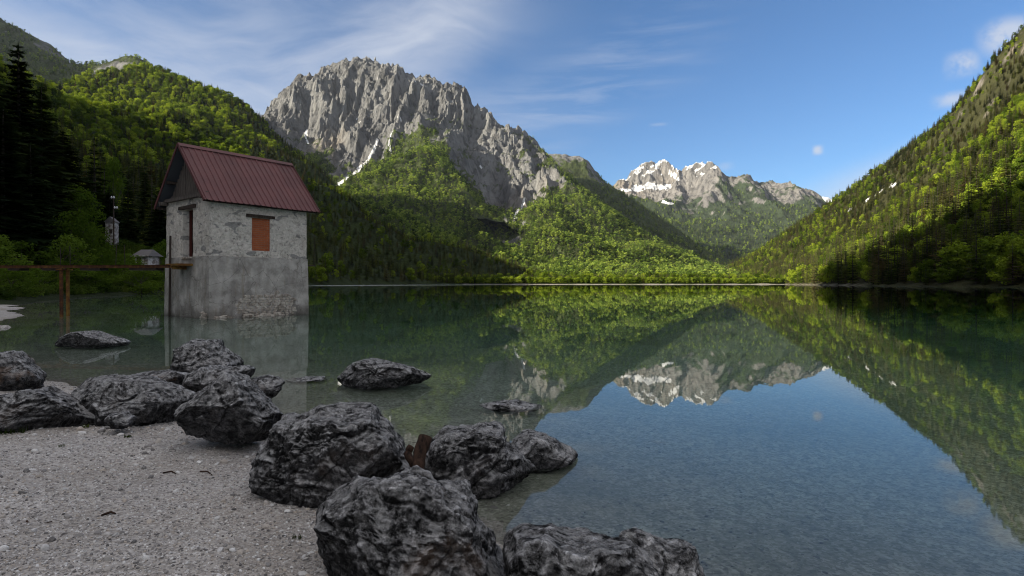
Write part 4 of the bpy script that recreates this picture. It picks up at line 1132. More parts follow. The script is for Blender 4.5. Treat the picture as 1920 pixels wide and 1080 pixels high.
# ------------------------------------------------------------------ rusty footbridge from the bank to the hut door
def make_bridge():
    A = np.array((-13.75, 23.35, 2.08)); B = np.array((-26.5, 25.6, 2.12))
    d = (B - A); L = np.linalg.norm(d); d /= L; n = np.array((d[1], -d[0], 0)); n /= np.linalg.norm(n)
    R = np.stack((d, -n, (0, 0, 1)), 1)
    br = tag(empty('footbridge', tuple(A)), 'narrow rusty footbridge running from the left bank to the hut door', 'footbridge')
    loc = lambda s, o, z: tuple(d * s + n * o + np.array((0, 0, z)))
    for o, m in ((.24, M_mustard), (-.24, M_rust)):
        mb = MB(); mb.box(loc(L / 2, o, 0), (L, .05, .10), R); mb.box(loc(L / 2, o, .053), (L, .10, .010), R); mb.build('beam', [m], br)
    mb = MB(); r = np.random.default_rng(3); s = .1
    while s < L:
        if r.uniform() > .30: mb.box(loc(s, r.normal(0, .02), -.02 + r.normal(0, .006)), (.17, .42, .03), R)
        s += .2
    mb.build('deck', [M_darkwood], br)
    for s in (1.3, 3.8, 5.9, 7.6, 9.6): 
        mb = MB(); mb.box(loc(s, 0, -.11), (r.uniform(.55, 1.3), .42, .10), R); mb.build('cross_bearer', [M_darkiron], br)
    for s, o in ((5.42, .28), (5.12, -.28)):
        mb = MB(); p = A + np.array(loc(s, o, 0)); mb.tube([(p[0] - A[0], p[1] - A[1], -.06), (p[0] - A[0] + .03, p[1] - A[1], -5.0)], .068, 10)
        mb.box((p[0] - A[0], p[1] - A[1], -.10), (.26, .26, .05))
        mb.build('support_post', [M_rust if o < 0 else M_mustard], br)
    for s, h in ((2.55, .92), (3.0, .98), (5.25, .90), (5.75, .82)):
        mb = MB(); mb.tube([loc(s, .24, .05), loc(s + r.normal(0, .02), .24, h)], .014, 6); mb.build('railing_post', [M_darkiron], br)
make_bridge()
# ------------------------------------------------------------------ boulders
def m_rock(t):
    p = t.obj(); r = t.rand()
    n = t.noise(p, 1.4, 8, 0.66, 0.2); f = t.noise(p, 15.0, 8, 0.74); v = t.voro(t.vmath('ADD', p, t.vmath('MULTIPLY', t.comb(n, f, n), (.25, .25, .25))), 4.5, 'DISTANCE_TO_EDGE', 0)
    col = t.ramp(f, [(0.34, (0.006, 0.006, 0.007)), (0.48, (0.022, 0.0215, 0.022)), (0.60, (0.075, 0.073, 0.073)), (0.72, (0.26, 0.257, 0.255))])
    col = t.mix(t.ramp(n, [(0.48, 0), (0.66, 0.65)]), col, t.mix(f, (0.045, 0.044, 0.046), (0.23, 0.225, 0.23)))
    # pale weathering, plus top light painted into the colour of upward faces
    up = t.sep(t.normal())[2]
    crust_toplight = t.math('MULTIPLY', t.ramp(up, [(0.10, 0), (0.62, 1)]), t.ramp(t.noise(p, 12.0, 8, 0.78), [(0.42, 0), (0.53, 1)]))
    col = t.mix(t.math('MULTIPLY', crust_toplight, 0.9), col, (0.50, 0.495, 0.49))
    vein = t.ramp(t.noise(t.scale(p, (1, 2.4, 1.6), rot=(.4, .3, .6)), 2.6, 6, 0.6, 1.6), [(0.47, 0), (0.5, 1), (0.53, 0)])
    col = t.mix(t.math('MULTIPLY', vein, 0.25), col, (0.33, 0.32, 0.31))
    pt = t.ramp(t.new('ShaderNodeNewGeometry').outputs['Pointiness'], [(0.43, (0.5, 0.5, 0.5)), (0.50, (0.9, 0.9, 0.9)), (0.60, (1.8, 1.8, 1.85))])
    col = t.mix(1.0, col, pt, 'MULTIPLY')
    lich = t.ramp(t.math('ADD', t.noise(p, 2.2, 5, 0.55), t.math('MULTIPLY', t.attr('rust_amount'), 0.16)), [(0.62, 0), (0.68, 1)])
    col = t.mix(t.math('MULTIPLY', lich, t.attr('rust_amount')), col, t.mix(f, (0.10, 0.045, 0.025), (0.26, 0.16, 0.085)))
    h = t.math('ADD', t.math('MULTIPLY', f, 1.0), t.math('ADD', t.math('MULTIPLY', n, 0.6), t.math('MULTIPLY', t.ramp(v, [(0, 0), (0.08, 1)]), 0.12)))
    g = t.noise(p, 30.0, 5, 0.7)
    crk = t.ramp(t.voro(t.vmath('ADD', p, t.vmath('MULTIPLY', t.comb(f, n, f), (.35, .35, .35))), 2.6, 'DISTANCE_TO_EDGE', 0), [(0.0, 1), (0.025, 0)])
    crk = t.math('MULTIPLY', crk, t.ramp(n, [(0.4, 0), (0.55, 1)]))
    col = t.mix(t.math('MULTIPLY', crk, 0.8), col, (0.006, 0.006, 0.006))
    col = t.mix(0.6, col, t.ramp(g, [(0.36, (0.35, 0.35, 0.35)), (0.56, (1.25, 1.25, 1.25))]), 'MULTIPLY')
    h = t.math('ADD', h, t.math('SUBTRACT', t.math('MULTIPLY', g, 0.5), t.math('MULTIPLY', crk, 0.5)))
    pits = t.voro(p, 22.0, 'F1', 0)
    h = t.math('ADD', h, t.math('MULTIPLY', pits, 0.35))
    return principled(t, col, 0.9, t.bump(h, 1.0, 0.045), 0.12)
M_rock = material("dark_limestone", m_rock)

import bmesh
_ico = {}
def ico(sub):
    if sub not in _ico:
        bm = bmesh.new(); bmesh.ops.create_icosphere(bm, subdivisions=sub, radius=1.0)
        _ico[sub] = (np.array([v.co[:] for v in bm.verts]), np.array([[v.index for v in f.verts] for f in bm.faces])); bm.free()
    return _ico[sub]
def boulder(outline, Y, depth, label, seed, sub=6, rough=.9, rust=0.15, lean=0.0, cuts=9):
    """a boulder with the outline it has in the photograph, at its own distance, with real depth and a broken surface"""
    r = np.random.default_rng(seed)
    O = np.array([wpt(px, py, Y)[[0, 2]] for px, py in outline])
    c = O.mean(0) * .5 + (O.max(0) + O.min(0)) * .25
    V, Tt = ico(sub)
    th = np.arctan2(V[:, 2], V[:, 0])
    # outline radius for each direction
    tab = np.linspace(-pi, pi, 721); R = np.zeros(721)
    D = np.stack((np.cos(tab), np.sin(tab)), 1)
    for a, b in zip(O, np.roll(O, -1, 0)):
        a = a - c; e = b - c - a
        den = D[:, 0] * e[1] - D[:, 1] * e[0]
        s = (a[0] * e[1] - a[1] * e[0]) / np.where(abs(den) < 1e-9, 1e-9, den)
        u = (a[0] * D[:, 1] - a[1] * D[:, 0]) / np.where(abs(den) < 1e-9, 1e-9, den)
        R = np.where((u >= -1e-6) & (u <= 1 + 1e-6) & (s > R), s, R)
    rad = np.hypot(V[:, 0], V[:, 2]); q = np.clip(rad, 0, 1) ** .72
    Rt = np.interp(th, tab, R)
    ny = np.sign(V[:, 1]) * np.abs(V[:, 1]) ** .8
    P = np.stack((np.cos(th) * Rt * q, ny * depth + lean * np.sin(th) * Rt * q, np.sin(th) * Rt * q), 1)
    size = math.sqrt(np.prod(np.ptp(P, 0)) ** (2 / 3)); S = size
    o = r.uniform(0, 90)
    a = r.uniform(-.5, .5); lay = np.array(((cos(a), 0, sin(a)), (0, 1, 0), (-sin(a), 0, cos(a))))
    N = P / (np.linalg.norm(P, axis=1)[:, None] + 1e-9)
    wp = P / S
    P = P * (1 + .14 * rough * fbm(wp * 1.6 + o, 3))[:, None]
    for k in range(cuts * 4):                                         # flat fracture faces
        n = r.normal(size=3); n[1] -= .7; n /= np.linalg.norm(n)
        h = P @ n; lim = h.max() * r.uniform(.70, .97)
        P -= n * (np.clip(h - lim, 0, None) * .96)[:, None]
    th2 = np.arctan2(P[:, 2], P[:, 0]); rr = np.hypot(P[:, 0], P[:, 2])   # the silhouette keeps its traced outline
    bi = ((th2 + pi) / (2 * pi) * 150).astype(int) % 150; mx = np.full(150, 1e-6); np.maximum.at(mx, bi, rr)
    bc = -pi + (np.arange(150) + .5) * 2 * pi / 150
    q = np.clip(np.where(mx < 1e-4, 1.0, np.interp(bc, tab, R) / mx), .7, 1.7); q = .2 * np.roll(q, 1) + .6 * q + .2 * np.roll(q, -1)
    q = np.interp(th2, np.r_[bc - 2 * pi, bc, bc + 2 * pi], np.r_[q, q, q])
    P[:, 0] *= q; P[:, 2] *= q
    wp = P / S; wp = wp + .05 * np.stack([perlin(wp * 4 + o + k * 31) for k in range(3)], 1)
    d = ridged(wp * 3.2 + o, 5, .6) * .022 + fbm(wp * 8 + o, 5, .66) * .018 + ridged(wp @ lay.T * np.array((1.3, 1.3, 8.0)) + o + 7, 4, .6) * .015
    d += -.035 * np.clip(perlin(wp * 8 + o) - .15, 0, 1) - .022 * (1 - np.clip(np.abs(perlin(wp * 2.6 + o + 40)) * 12, 0, 1))
    d -= d.mean() + .004
    P = P + N * (d * S * rough)[:, None]
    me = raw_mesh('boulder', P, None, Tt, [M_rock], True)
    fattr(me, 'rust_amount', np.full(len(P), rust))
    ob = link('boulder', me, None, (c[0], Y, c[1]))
    return tag(ob, label, 'boulder', 'dark boulders along the shore')

boulder([(-60, 668), (0, 660), (18, 659), (38, 676), (58, 690), (71, 704), (70, 722), (52, 742), (20, 755), (-70, 760)], 7.2, .38, 'pale-topped boulder with orange-brown stain at left edge of the beach', 1, 5, .8, .45)
boulder([(-80, 752), (0, 745), (30, 737), (55, 730), (85, 735), (112, 752), (132, 780), (157, 803), (130, 822), (-90, 830)], 5.0, .42, 'low wedge-shaped boulder with grass beside it, lowest at the left edge', 2, 6, .8, .2)
boulder([(121, 746), (140, 720), (150, 711), (190, 709), (225, 708), (260, 712), (305, 724), (335, 738), (352, 752), (345, 775), (330, 800), (250, 806), (190, 795), (140, 770)], 5.5, .38, 'long low dark boulder lying on the gravel beneath the brown flat rock', 3, 6, .9, .1)
boulder([(232, 712), (258, 700), (290, 697), (330, 694), (346, 703), (340, 725), (310, 745), (240, 740)], 6.6, .3, 'flat brownish rock between the long low boulder and the tall flat-topped one', 4, 5, .7, .4)
boulder([(308, 700), (320, 672), (336, 643), (345, 638), (375, 640), (398, 639), (408, 655), (425, 668), (440, 682), (438, 705), (400, 728), (320, 728)], 7.9, .45, 'tall flat-topped dark boulder standing at the water edge nearest the hut', 5, 6, .8, .05)
boulder([(338, 728), (352, 700), (372, 692), (410, 690), (440, 688), (455, 686), (470, 692), (466, 706), (450, 722), (430, 745), (350, 760)], 6.4, .36, 'dark jagged rock wedged behind the great pointed boulder', 6, 5, 1.0, .05)
boulder([(313, 775), (325, 762), (345, 757), (370, 730), (400, 706), (425, 698), (455, 712), (478, 738), (505, 770), (520, 790), (512, 815), (480, 838), (430, 838), (370, 818), (330, 798)], 4.65, .42, 'great pointed dark boulder with smooth left face beside the gravel', 7, 6, .75, .05)
boulder([(455, 722), (470, 710), (495, 706), (515, 708), (528, 716), (526, 732), (510, 748), (470, 750)], 6.6, .24, 'small grey rock in shallow water right of the great pointed boulder', 8, 5, .9, .1)
boulder([(628, 712), (645, 692), (658, 680), (690, 673), (720, 678), (745, 682), (775, 690), (806, 706), (800, 716), (740, 736), (650, 730)], 7.9, .42, 'lone flat dark rock rising from the open water right of the hut', 9, 6, .8, .05)
boulder([(108, 643), (125, 630), (145, 622), (165, 621), (190, 630), (215, 637), (230, 642), (222, 652), (170, 656), (115, 652)], 12.6, .55, 'low dark rock in the water below the footbridge', 10, 5, .7, .0)
boulder([(466, 880), (478, 850), (500, 815), (512, 792), (545, 785), (580, 770), (630, 766), (690, 772), (705, 788), (730, 815), (752, 850), (770, 890), (765, 930), (720, 965), (600, 975), (540, 945), (475, 915)], 3.65, .42, 'massive squared boulder with pale layered top in the middle of the shore', 11, 7, .85, .12)
boulder([(765, 880), (800, 830), (825, 808), (870, 808), (910, 803), (940, 806), (950, 818), (948, 842), (985, 868), (1010, 895), (985, 915), (930, 935), (850, 940), (790, 925)], 3.95, .34, 'dark pitted boulder in the water right of the driftwood log', 12, 6, 1.05, .08)
boulder([(950, 845), (972, 822), (990, 811), (1020, 818), (1050, 830), (1075, 845), (1086, 862), (1080, 885), (1050, 912), (990, 915), (945, 890)], 4.5, .32, 'smooth blackish rock farthest out in the clear blue water', 13, 5, .6, .0)
boulder([(578, 985), (590, 955), (620, 930), (665, 905), (720, 893), (765, 890), (800, 900), (840, 925), (875, 935), (890, 960), (900, 1000), (930, 1040), (955, 1085), (960, 1150), (900, 1230), (700, 1250), (640, 1180), (605, 1080)], 2.62, .36, 'nearest and largest boulder, grey and craggy, at the bottom of the shore', 24, 7, .85, .30)
boulder([(940, 1060), (965, 1025), (1000, 1004), (1022, 998), (1045, 1012), (1085, 1020), (1125, 1010), (1160, 1014), (1205, 1035), (1240, 1080), (1250, 1180), (1100, 1240), (960, 1210)], 2.42, .30, 'grey ridged boulder in the water at the bottom edge beside the nearest boulder', 15, 6, .8, .12)
boulder([(1150, 1040), (1165, 1010), (1190, 998), (1215, 1008), (1245, 1028), (1262, 1032), (1285, 1026), (1308, 1034), (1322, 1070), (1325, 1150), (1280, 1220), (1170, 1200)], 2.62, .26, 'blackish rounded rock at the bottom edge, farthest right of the boulders', 16, 6, 1.0, .0)
boulder([(898, 742), (930, 736), (970, 735), (1005, 742), (1020, 752), (1000, 765), (920, 765), (895, 755)], 6.45, .3, 'dark rock just under the water surface in the middle of the lake shallows', 17, 5, .8, .1).location.z -= .12
boulder([(530, 703), (560, 697), (600, 696), (610, 706), (590, 716), (540, 716)], 8.3, .35, 'flat sunken stone in the shallows between the hut and the lone flat rock', 18, 5, .8, .1).location.z -= .10
boulder([(200, 788), (212, 777), (230, 774), (245, 782), (246, 796), (225, 803), (203, 800)], 5.0, .13, 'small bluish grey stone in front of the long low boulder', 19, 4, .6, 0)

# pale gravel spits in the far left shallows
def spit(px, py, Y, w, d, label, seed):
    V, Tt = ico(5); c = wpt(px, py, Y)
    P = V * (w, d, .16); P[:, 2] += .05 * fbm(V * 3 + seed, 4); P[:, 0] += .25 * w * perlin(V * 2 + seed)
    me = raw_mesh('gravel_bar', P, None, Tt, [M_gravel], True)
    tag(link('gravel_bar', me, None, (c[0], Y, -.075)), label, 'gravel bar')
spit(-8, 579, 31.0, .85, 1.8, 'pale gravel bar at the left edge under the footbridge', 3)
spit(-14, 616, 17.8, .5, .5, 'small pale gravel bar at the left edge in front of the footbridge', 9)

# ------------------------------------------------------------------ driftwood, twigs, pebbles, grass on the beach
M_drift = material("wet_driftwood", m_wood((0.014, 0.011, 0.010), (0.085, 0.050, 0.035)))
def drift(name, pts, radii, label, seed, cat='driftwood'):
    mb = MB(); r = np.random.default_rng(seed); P = [np.array(p, float) for p in pts]
    fine = []; rr = []
    for i in range(len(P) - 1):
        for f in np.linspace(0, 1, 4)[:-1]: fine.append(P[i] * (1 - f) + P[i + 1] * f); rr.append(radii[i] * (1 - f) + radii[i + 1] * f)
    fine.append(P[-1]); rr.append(radii[-1]); fine = np.array(fine); o = fine[0].copy()
    rr = np.array(rr); fine += r.normal(0, .03, fine.shape) * rr[:, None]
    mb.tube(fine - o, list(rr * r.uniform(.95, 1.05, len(rr))), 12)
    tag(mb.build(name, [M_drift], None, True), label, cat).location = o
drift('driftwood_log', [wpt(798, 820, 3.50), wpt(787, 850, 3.44), wpt(784, 880, 3.38), wpt(802, 920, 3.30)], [.042, .040, .036, .03], 'short dark driftwood log stuck between two boulders at the water edge', 4)
drift('driftwood_stub', [wpt(771, 836, 3.6), wpt(764, 850, 3.58), wpt(774, 872, 3.5)], [.022, .026, .02], 'broken driftwood stub left of the dark log between the boulders', 6)
def onb(px, py):
    """the spot of the beach seen at a place in the photograph"""
    Y = 3.0
    for _ in range(25):
        g = float(ground_z(np.array([(px - CX) / F * Y]), np.array([Y]))[0]); Y = .5 * Y + .5 * (CAMZ - g) * F / (py - HY)
    return np.array(((px - CX) / F * Y, Y, g))
def twig(a, b, rad, label, seed, bend=.02):
    p, q = onb(*a), onb(*b); up = np.array((0, 0, rad * .8)); m = (p + q) / 2 + up + np.array((0, bend, bend * .3))
    drift('twig', [p + up, m, q + up], [rad * .8, rad, rad * .5], label, seed, 'twig')
twig((50, 978), (98, 979), .0055, 'thin curved dark twig lying on gravel at lower left', 1, -.05)
twig((190, 968), (217, 965), .0065, 'short reddish brown twig on the gravel below the beach middle', 2)
twig((305, 888), (330, 889), .006, 'short straight twig on the gravel below the long boulder', 3)
twig((375, 885), (398, 892), .005, 'fine pale twig lying near the squared boulder on the gravel', 5)

def rock_kind(k, flat):
    V, Tt = ico(2); r = np.random.default_rng(200 + k)
    P = V * (1, r.uniform(.6, .95), flat); P = P * (1 + .22 * fbm(V * 1.3 + k * 9, 3))[:, None]
    n = r.normal(size=(5, 3)); n /= np.linalg.norm(n, axis=1)[:, None]
    for a in n:
        h = P @ a; P -= a * (np.clip(h - .62 * h.max(), 0, None) * .9)[:, None]
    return P, Tt
def m_pebble(t):
    r = t.rand(); p = t.obj()
    col = t.ramp(r, [(0.0, (0.09, 0.087, 0.087)), (0.2, (0.24, 0.23, 0.225)), (0.45, (0.43, 0.405, 0.38)), (0.62, (0.52, 0.45, 0.38)), (0.72, (0.55, 0.54, 0.53)), (0.93, (0.76, 0.75, 0.73)), (1.0, (0.88, 0.87, 0.85))])
    col = t.mix(t.ramp(t.noise(p, 3, 3), [(0.4, 0), (0.7, 0.4)]), col, (0.30, 0.28, 0.26))
    return principled(t, col, 0.85, None, 0.2)
M_pebble = material("pebbles", m_pebble)
PEB = hidden_collection('pebbles', [raw_mesh('pebble', *(lambda g: (g[0], None, g[1]))(rock_kind(k, (.55, .4, .7, .35, .6)[k])), [M_pebble], False) for k in range(5)])
M_sunk = material("sunken_pebbles", lambda t: principled(t, t.ramp(t.rand(), [(0, (0.12, 0.12, 0.105)), (0.6, (0.28, 0.28, 0.245)), (1, (0.46, 0.455, 0.41))]), 0.9, None, 0.1))
SUNK = hidden_collection('sunken pebbles', [raw_mesh('pebble', *(lambda g: (g[0], None, g[1]))(rock_kind(k, .5)), [M_sunk], False) for k in range(3)])
def pebbles():
    r = np.random.default_rng(31)
    def spots(n, zlo, zhi, ylo, yhi):
        Y = ylo * (yhi / ylo) ** r.uniform(0, 1, n); x = r.uniform(-.93, .55, n) * Y
        z = ground_z(x, Y); k = (z > zlo) & (z < zhi)
        return x[k], Y[k], z[k]
    for n, zlo, zhi, y0, y1, s0, s1, lab, nm in ((60000, .005, 9, 1.9, 9, .0036, .0105, 'fine pale gravel and pebbles covering the beach', 'gravel'),
                                                 (1500, .005, 9, 1.9, 9, .010, .028, 'scattered larger pebbles on the beach', 'pebbles'),
                                                 (5000, -.75, .0, 1.9, 12, .007, .020, 'pebbles lying on the lake bed under clear water', 'pebbles')):
        x, Y, z = spots(n, zlo, zhi, y0, y1); m = len(x)
        s = s0 * (s1 / s0) ** (r.uniform(0, 1, m) ** 1.7) * np.where(Y > 5, 1.35, 1)
        rot = np.stack((r.normal(0, .35, m), r.normal(0, .35, m), r.uniform(0, 6.28, m)), 1)
        scatter(nm, np.stack((x, Y, z + s * .15), 1), rot, np.stack((s, s, s), 1), r.integers(0, 3, m), SUNK if zhi <= 0 else PEB, lab, 'gravel')
pebbles()
def cobbles():
    """larger stones banked up round the feet of the boulders"""
    r = np.random.default_rng(55); X, Y, S = [], [], []
    for o in list(COL.objects):
        if not o.name.startswith('boulder') or o.location.y > 7: continue
        vs = np.empty(len(o.data.vertices) * 3, np.float32); o.data.vertices.foreach_get('co', vs); vs = vs.reshape(-1, 3)
        w, d = np.ptp(vs[:, 0]) / 2, np.ptp(vs[:, 1]) / 2
        n = 46; a = r.uniform(0, 6.28, n); k = r.uniform(.85, 1.35, n)
        X.append(o.location.x + np.cos(a) * w * k); Y.append(o.location.y + np.sin(a) * d * k * .95); S.append(.009 * 4.5 ** (r.uniform(0, 1, n) ** 2.2))
    X = np.concatenate(X); Y = np.concatenate(Y); S = np.concatenate(S); z = ground_z(X, Y)
    k = (z > -.05) & (Y > 1.8); X, Y, S, z = X[k], Y[k], S[k], z[k]; n = len(X)
    scatter('stones', np.stack((X, Y, z + S * .2), 1), np.stack((r.normal(0, .3, n), r.normal(0, .3, n), r.uniform(0, 6.28, n)), 1), np.stack((S, S, S * .85), 1), r.integers(0, 5, n), PEB, 'larger stones gathered round the feet of the boulders', 'stones')
cobbles()

# grass and low plants
M_grass = material("grass_blades", m_leaf((0.035, 0.055, 0.016), (0.06, 0.09, 0.022), (0.10, 0.13, 0.035), .35))
def tuft_geo(seed, n, hgt, wid, spread):
    r = np.random.default_rng(seed); mb = MB()
    for k in range(n):
        a = r.uniform(0, 6.28); b = r.uniform(0, 6.28); o = np.array((cos(b), sin(b), 0)) * spread * r.uniform(0, 1) ** .7
        h = hgt * r.uniform(.5, 1.1); d = np.array((cos(a), sin(a), 0)) * h * r.uniform(.2, .7); s = np.array((-sin(a), cos(a), 0)) * wid
        up = np.array((0, 0, h))
        mb.add([o - s, o + s, o + d * .4 + up * .6 + s * .7, o + d * .4 + up * .6 - s * .7, o + d + up * .9], q=[(0, 1, 2, 3)], t=[(3, 2, 4)])
    return mb
def tufts():
    r = np.random.default_rng(12)
    for k, (px, py, n, h, lab) in enumerate(((10, 812, 160, .07, 'grass tuft at the left edge beside the wedge-shaped boulder'), (160, 802, 26, .035, 'tiny grass tuft at the right tip of the wedge-shaped boulder'),
                                             (240, 820, 30, .03, 'tiny grass tuft alone on the gravel below the bluish stone'), (116, 838, 14, .025, 'sparse grass sprig on gravel left of the beach middle'), (556, 1010, 24, .022, 'small reddish weed on the gravel beside the nearest boulder'))):
        g = tuft_geo(k, n, h, .0022 + h * .02, h * (2.2 if k == 0 else 1.0))
        p = onb(px, py)
        tag(g.build('grass_tuft', [M_grass], None), lab, 'grass tuft').location = p
tufts()

# ------------------------------------------------------------------ left bank: undergrowth, shrubs and tall spruces
def leafclump(seed, n, size, flat=.7):
    r = np.random.default_rng(seed); mb = MB()
    P = r.normal(size=(n, 3)); P /= np.linalg.norm(P, axis=1)[:, None]; P *= np.cbrt(r.uniform(.2, 1, n))[:, None] * .5; P[:, 2] = np.abs(P[:, 2]) * flat * 2
    nn = P * 1.4 + r.normal(0, .35, (n, 3)) + (0, 0, .3); nn /= np.linalg.norm(nn, axis=1)[:, None]
    a = np.cross(nn, r.normal(size=(n, 3))); a /= np.linalg.norm(a, axis=1)[:, None]; b = np.cross(nn, a); s = size * r.uniform(.6, 1.4, n)[:, None]
    mb.add(np.stack((P - a * s * .8, P + b * s * .5, P + a * s, P - b * s * .5), 1).reshape(-1, 3), q=np.arange(n * 4).reshape(-1, 4))
    return mb
M_under = material("undergrowth_leaves", m_leaf((0.030, 0.055, 0.012), (0.055, 0.095, 0.018), (0.095, 0.15, 0.028), .35))
UND = hidden_collection('undergrowth', [leafclump(300 + k, 130, .085).mesh('herbs', [M_under]) for k in range(3)] + [tuft_geo(310 + k, 90, .7, .012, .45).mesh('grass', [M_grass]) for k in range(2)])
def undergrowth():
    r = np.random.default_rng(77)
    Y = r.uniform(18, 240, 60000) ; x = -r.uniform(.10, .98, 60000) * Y
    z = T_left.sample(x, Y)
    k = (z > .35) & (z < 26) & (x < -16); x, Y, z = x[k], Y[k], z[k]
    k = r.uniform(0, 1, len(x)) < .9; x, Y, z = x[k][:16000], Y[k][:16000], z[k][:16000]
    n = len(x); s = (.7 + Y * .0125) * r.uniform(.6, 1.4, n); rz = r.uniform(0, 6.28, n)
    scatter('undergrowth', np.stack((x, Y, z - .1), 1), np.stack((rz * 0, rz * 0, rz), 1), np.stack((s, s, s * .75), 1), r.integers(0, 5, n), UND, 'lush green herbs and grass on the left bank', 'undergrowth')
undergrowth()

M_shrub = material("bright_shrub_leaves", m_leaf((0.055, 0.095, 0.014), (0.08, 0.135, 0.02), (0.12, 0.185, 0.03), .4))
SHRUBS = [(lambda g: (g[0].mesh('trunk', [M_bark]), g[1].mesh('crown', [M_shrub])))(broad_geo(400 + k, (30, 36, 28)[k], 110, .024, (.55, .5, .62)[k], .05, True)) for k in range(3)]
BEECH = [(lambda g: (g[0].mesh('trunk', [M_bark]), g[1].mesh('crown', [M_shrub])))(broad_geo(420 + k, 40, 120, .020, .36, .16)) for k in range(2)]
def plant(name, px, pytop, Y, wid, geo, label, cat, group=None, rz=0.0, zoff=0.0):
    x = (px - CX) / F * Y; z = float(T_left.sample(np.array([x]), np.array([Y]))[0]); z = max(z, .1) + zoff
    h = CAMZ + (HY - pytop) / F * Y - z
    t = tag(empty(name, (x, Y, z - .15), rz), label, cat, group)
    w = wid / F * Y / (2 * .42)
    t.scale = (w, w, h + .15)
    link('trunk', geo[0], t); link('crown', geo[1], t)
    return t
for k, (px, py, Y, w, big, lab) in enumerate((
        (148, 352, 95, 95, 1, 'bright green beech rising behind the footbridge posts'),
        (140, 400, 72, 95, 0, 'broad pale green shrub left of the narrow white tower'),
        (110, 445, 62, 90, 0, 'green bush above the footbridge support posts'),
        (40, 455, 58, 110, 0, 'wide green bush on the bank near the left edge'),
        (-15, 440, 52, 90, 0, 'dark green bush cut off by the left edge'),
        (75, 500, 55, 60, 0, 'low bush on the bank just below the footbridge'),
        (195, 465, 78, 80, 0, 'rounded green shrub under the narrow white tower'),
        (235, 478, 84, 70, 0, 'low green shrub left of the small grey-roofed shed'),
        (305, 452, 92, 45, 0, 'bright green shrub touching the left wall of the hut'),
        (265, 500, 76, 80, 0, 'low shrub at the waterline left of the hut'),
        (160, 505, 66, 80, 0, 'low leafy shrub at the waterline right of the posts'),
        (20, 505, 46, 70, 0, 'low leafy plant clump above the pale gravel bar'),
        (210, 300, 165, 60, 1, 'light green leafy tree high above the narrow white tower'),
        (620, 500, 480, 26, 1, 'small leafy tree low on the shore just right of the hut'))):
    plant('beech_tree' if big else 'shrub', px, py, Y, w, BEECH[k % 2] if big else SHRUBS[k % 3], lab, 'tree' if big else 'shrub', None, k * 1.3)

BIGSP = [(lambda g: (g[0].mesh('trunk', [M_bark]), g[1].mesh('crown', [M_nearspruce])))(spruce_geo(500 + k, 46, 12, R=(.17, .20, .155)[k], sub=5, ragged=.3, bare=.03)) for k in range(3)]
for k, (px, py, Y, wid, lab) in enumerate((
        (34, 72, 78, 190, 'tallest black-green spruce with its tip against the sky at left'),
        (-25, 60, 70, 190, 'dark spruce at the left edge, half out of the picture'),
        (78, 150, 88, 170, 'dark spruce right of the tallest one, with drooping tiers'),
        (5, 190, 60, 170, 'dark spruce in front of the tallest one near the bank'),
        (118, 240, 100, 130, 'dark spruce left of the bright beech, fourth tallest'),
        (58, 260, 66, 140, 'shorter dark spruce behind the wide green bush'),
        (172, 300, 118, 80, 'slim dark spruce just behind the bright green beech'),
        (205, 345, 112, 60, 'narrow dark spruce beside the utility pole'),
        (240, 318, 128, 70, 'dark spruce between the utility pole and the bare-trunked one'),
        (272, 295, 135, 70, 'spruce with long pale bare trunk left of the hut roof'),
        (300, 345, 118, 60, 'dark spruce touching the left eave of the hut'))):
    x = (px - CX) / F * Y; z = float(T_left.sample(np.array([x]), np.array([Y]))[0]); h = CAMZ + (HY - py) / F * Y - z
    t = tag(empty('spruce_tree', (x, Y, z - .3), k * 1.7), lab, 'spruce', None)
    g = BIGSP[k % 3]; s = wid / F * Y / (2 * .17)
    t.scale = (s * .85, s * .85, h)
    link('trunk', g[0], t); link('crown', g[1], t)

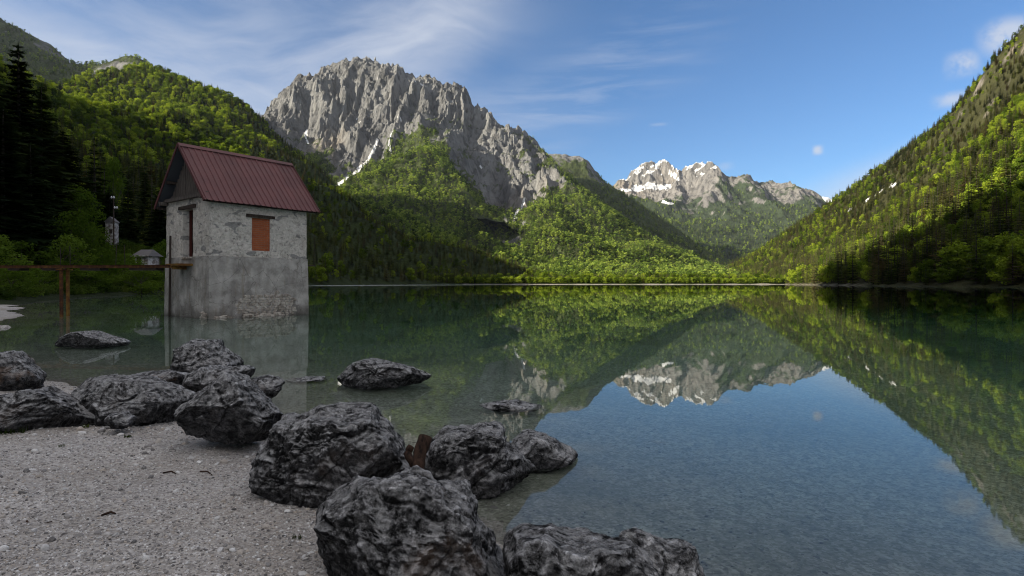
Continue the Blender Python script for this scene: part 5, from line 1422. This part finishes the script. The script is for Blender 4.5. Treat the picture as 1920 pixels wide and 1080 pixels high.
# narrow white tower with its pole, and the small shed among the shrubs
M_white = material("old_white_render", lambda t: principled(t, t.mix(t.ramp(t.noise(t.obj(), 1.4, 6, .65), [(.42, 0), (.6, 1)]), (0.20, 0.17, 0.16), (0.62, 0.60, 0.60)), .9, None, .1))
M_slate = material("grey_roofing", lambda t: principled(t, t.mix(t.noise(t.obj(), 2, 4), (0.10, 0.095, 0.10), (0.19, 0.18, 0.18)), .8, None, .2))
M_porcelain = material("white_porcelain", lambda t: principled(t, (0.75, 0.76, 0.78), .3, None, .5))
def make_tower():
    Y = 105; c = wpt(210, 447, Y); zt = wpt(210, 407, Y)[2]; g = float(T_left.sample(c[[0]], c[[1]])[0])
    t = tag(empty('transformer_tower', (c[0], Y, g), .25), 'narrow old white tower half hidden among the trees left of the hut', 'tower')
    h = zt - g; mb = MB(); mb.box((0, 0, h / 2 - .5), (1.55, 1.55, h - .9)); mb.box((0, 0, h - 1.7), (1.64, 1.64, .12)); mb.build('wall', [M_white], t)
    mb = MB(); mb.add([(-.95, -.95, h - .95), (.95, -.95, h - .95), (.95, .95, h - .95), (-.95, .95, h - .95), (0, -.95, h + .0), (0, .95, h + .0), (-.95, -.95, h - 1.03), (.95, -.95, h - 1.03), (.95, .95, h - 1.03), (-.95, .95, h - 1.03)],
               q=[(0, 4, 5, 3), (1, 2, 5, 4), (6, 9, 8, 7), (0, 3, 9, 6), (1, 7, 8, 2), (0, 6, 7, 1), (2, 8, 9, 3)], t=[(0, 1, 4), (2, 3, 5)]); mb.build('roof', [M_slate], t)
    mb = MB(); mb.box((.1, -.79, h - 2.7), (.5, .03, .8)); mb.build('louvre', [M_darkiron], t)
    p = wpt(213, 372, Y - 4); gp = float(T_left.sample(p[[0]], p[[1]])[0])
    q = tag(empty('utility_pole', (p[0], Y - 4, gp)), 'thin dark utility pole with white insulators above the narrow white tower', 'utility pole')
    H = p[2] - gp; mb = MB(); mb.tube([(0, 0, 0), (0, 0, H + .3)], [.14, .10], 8); mb.build('pole', [M_darkwood], q)
    for dz, dx in ((0, -.35), (0, .05), (-1.8, .2), (-1.8, .6)):
        mb = MB(); mb.tube([(dx, 0, H + dz), (dx, 0, H + dz + .16), (dx, 0, H + dz + .2), (dx, 0, H + dz + .42)], [.07, .15, .16, .06], 8); mb.build('insulator', [M_porcelain], q)
    mb = MB(); mb.box((-.1, 0, H - .05), (.95, .1, .1)); mb.box((.35, 0, H - 1.85), (.85, .1, .1)); mb.build('cross_arm', [M_darkwood], q)
make_tower()
def make_shed():
    Y = 88; c = wpt(276, 489, Y); w = 3.1; e = wpt(0, 480, Y)[2]; rz_ = wpt(0, 468, Y)[2]; g = c[2] - 1.2
    t = tag(empty('shed', (c[0], Y, g), -.15), 'small white shed with grey roof among shrubs just left of the hut', 'shed')
    mb = MB(); mb.box((0, 0, (e - g) / 2), (w * .75, 2.2, e - g)); mb.build('wall', [M_white], t)
    z0 = e - g; z1 = rz_ - g; mb = MB()
    mb.add([(-w / 2, -1.5, z0 - .06), (w / 2, -1.5, z0 - .06), (w / 2 - .5, 0, z1), (-w / 2 + .5, 0, z1), (-w / 2, 1.5, z0 - .06), (w / 2, 1.5, z0 - .06)], q=[(0, 1, 2, 3), (5, 4, 3, 2), (0, 4, 5, 1)], t=[(0, 3, 4), (1, 5, 2)]); mb.build('roof', [M_slate], t)
    mb = MB(); mb.box((0, -1.515, z0 - .07), (w + .05, .05, .14)); mb.build('fascia', [M_white], t)
    mb = MB(); mb.box((-.4, -1.115, z0 * .45), (.7, .04, z0 * .8)); mb.build('door', [M_darkwood], t)
make_shed()

# ------------------------------------------------------------------ air
def make_haze():
    m = bpy.data.materials.new("air"); m.use_nodes = True; t = NT(m.node_tree); t.n.clear()
    out = t.new('ShaderNodeOutputMaterial'); pv = t.new('ShaderNodeVolumePrincipled')
    pv.inputs['Color'].default_value = (0.72, 0.82, 1.0, 1); pv.inputs['Density'].default_value = HAZE; pv.inputs['Anisotropy'].default_value = 0.2
    t.l.new(pv.outputs[0], out.inputs['Volume'])
    mb = MB(); mb.box((0, 3900, 735), (15000, 12800, 1520)); tag(mb.build('haze', [m]), kind='stuff')
HAZE = 0.000013
make_haze()
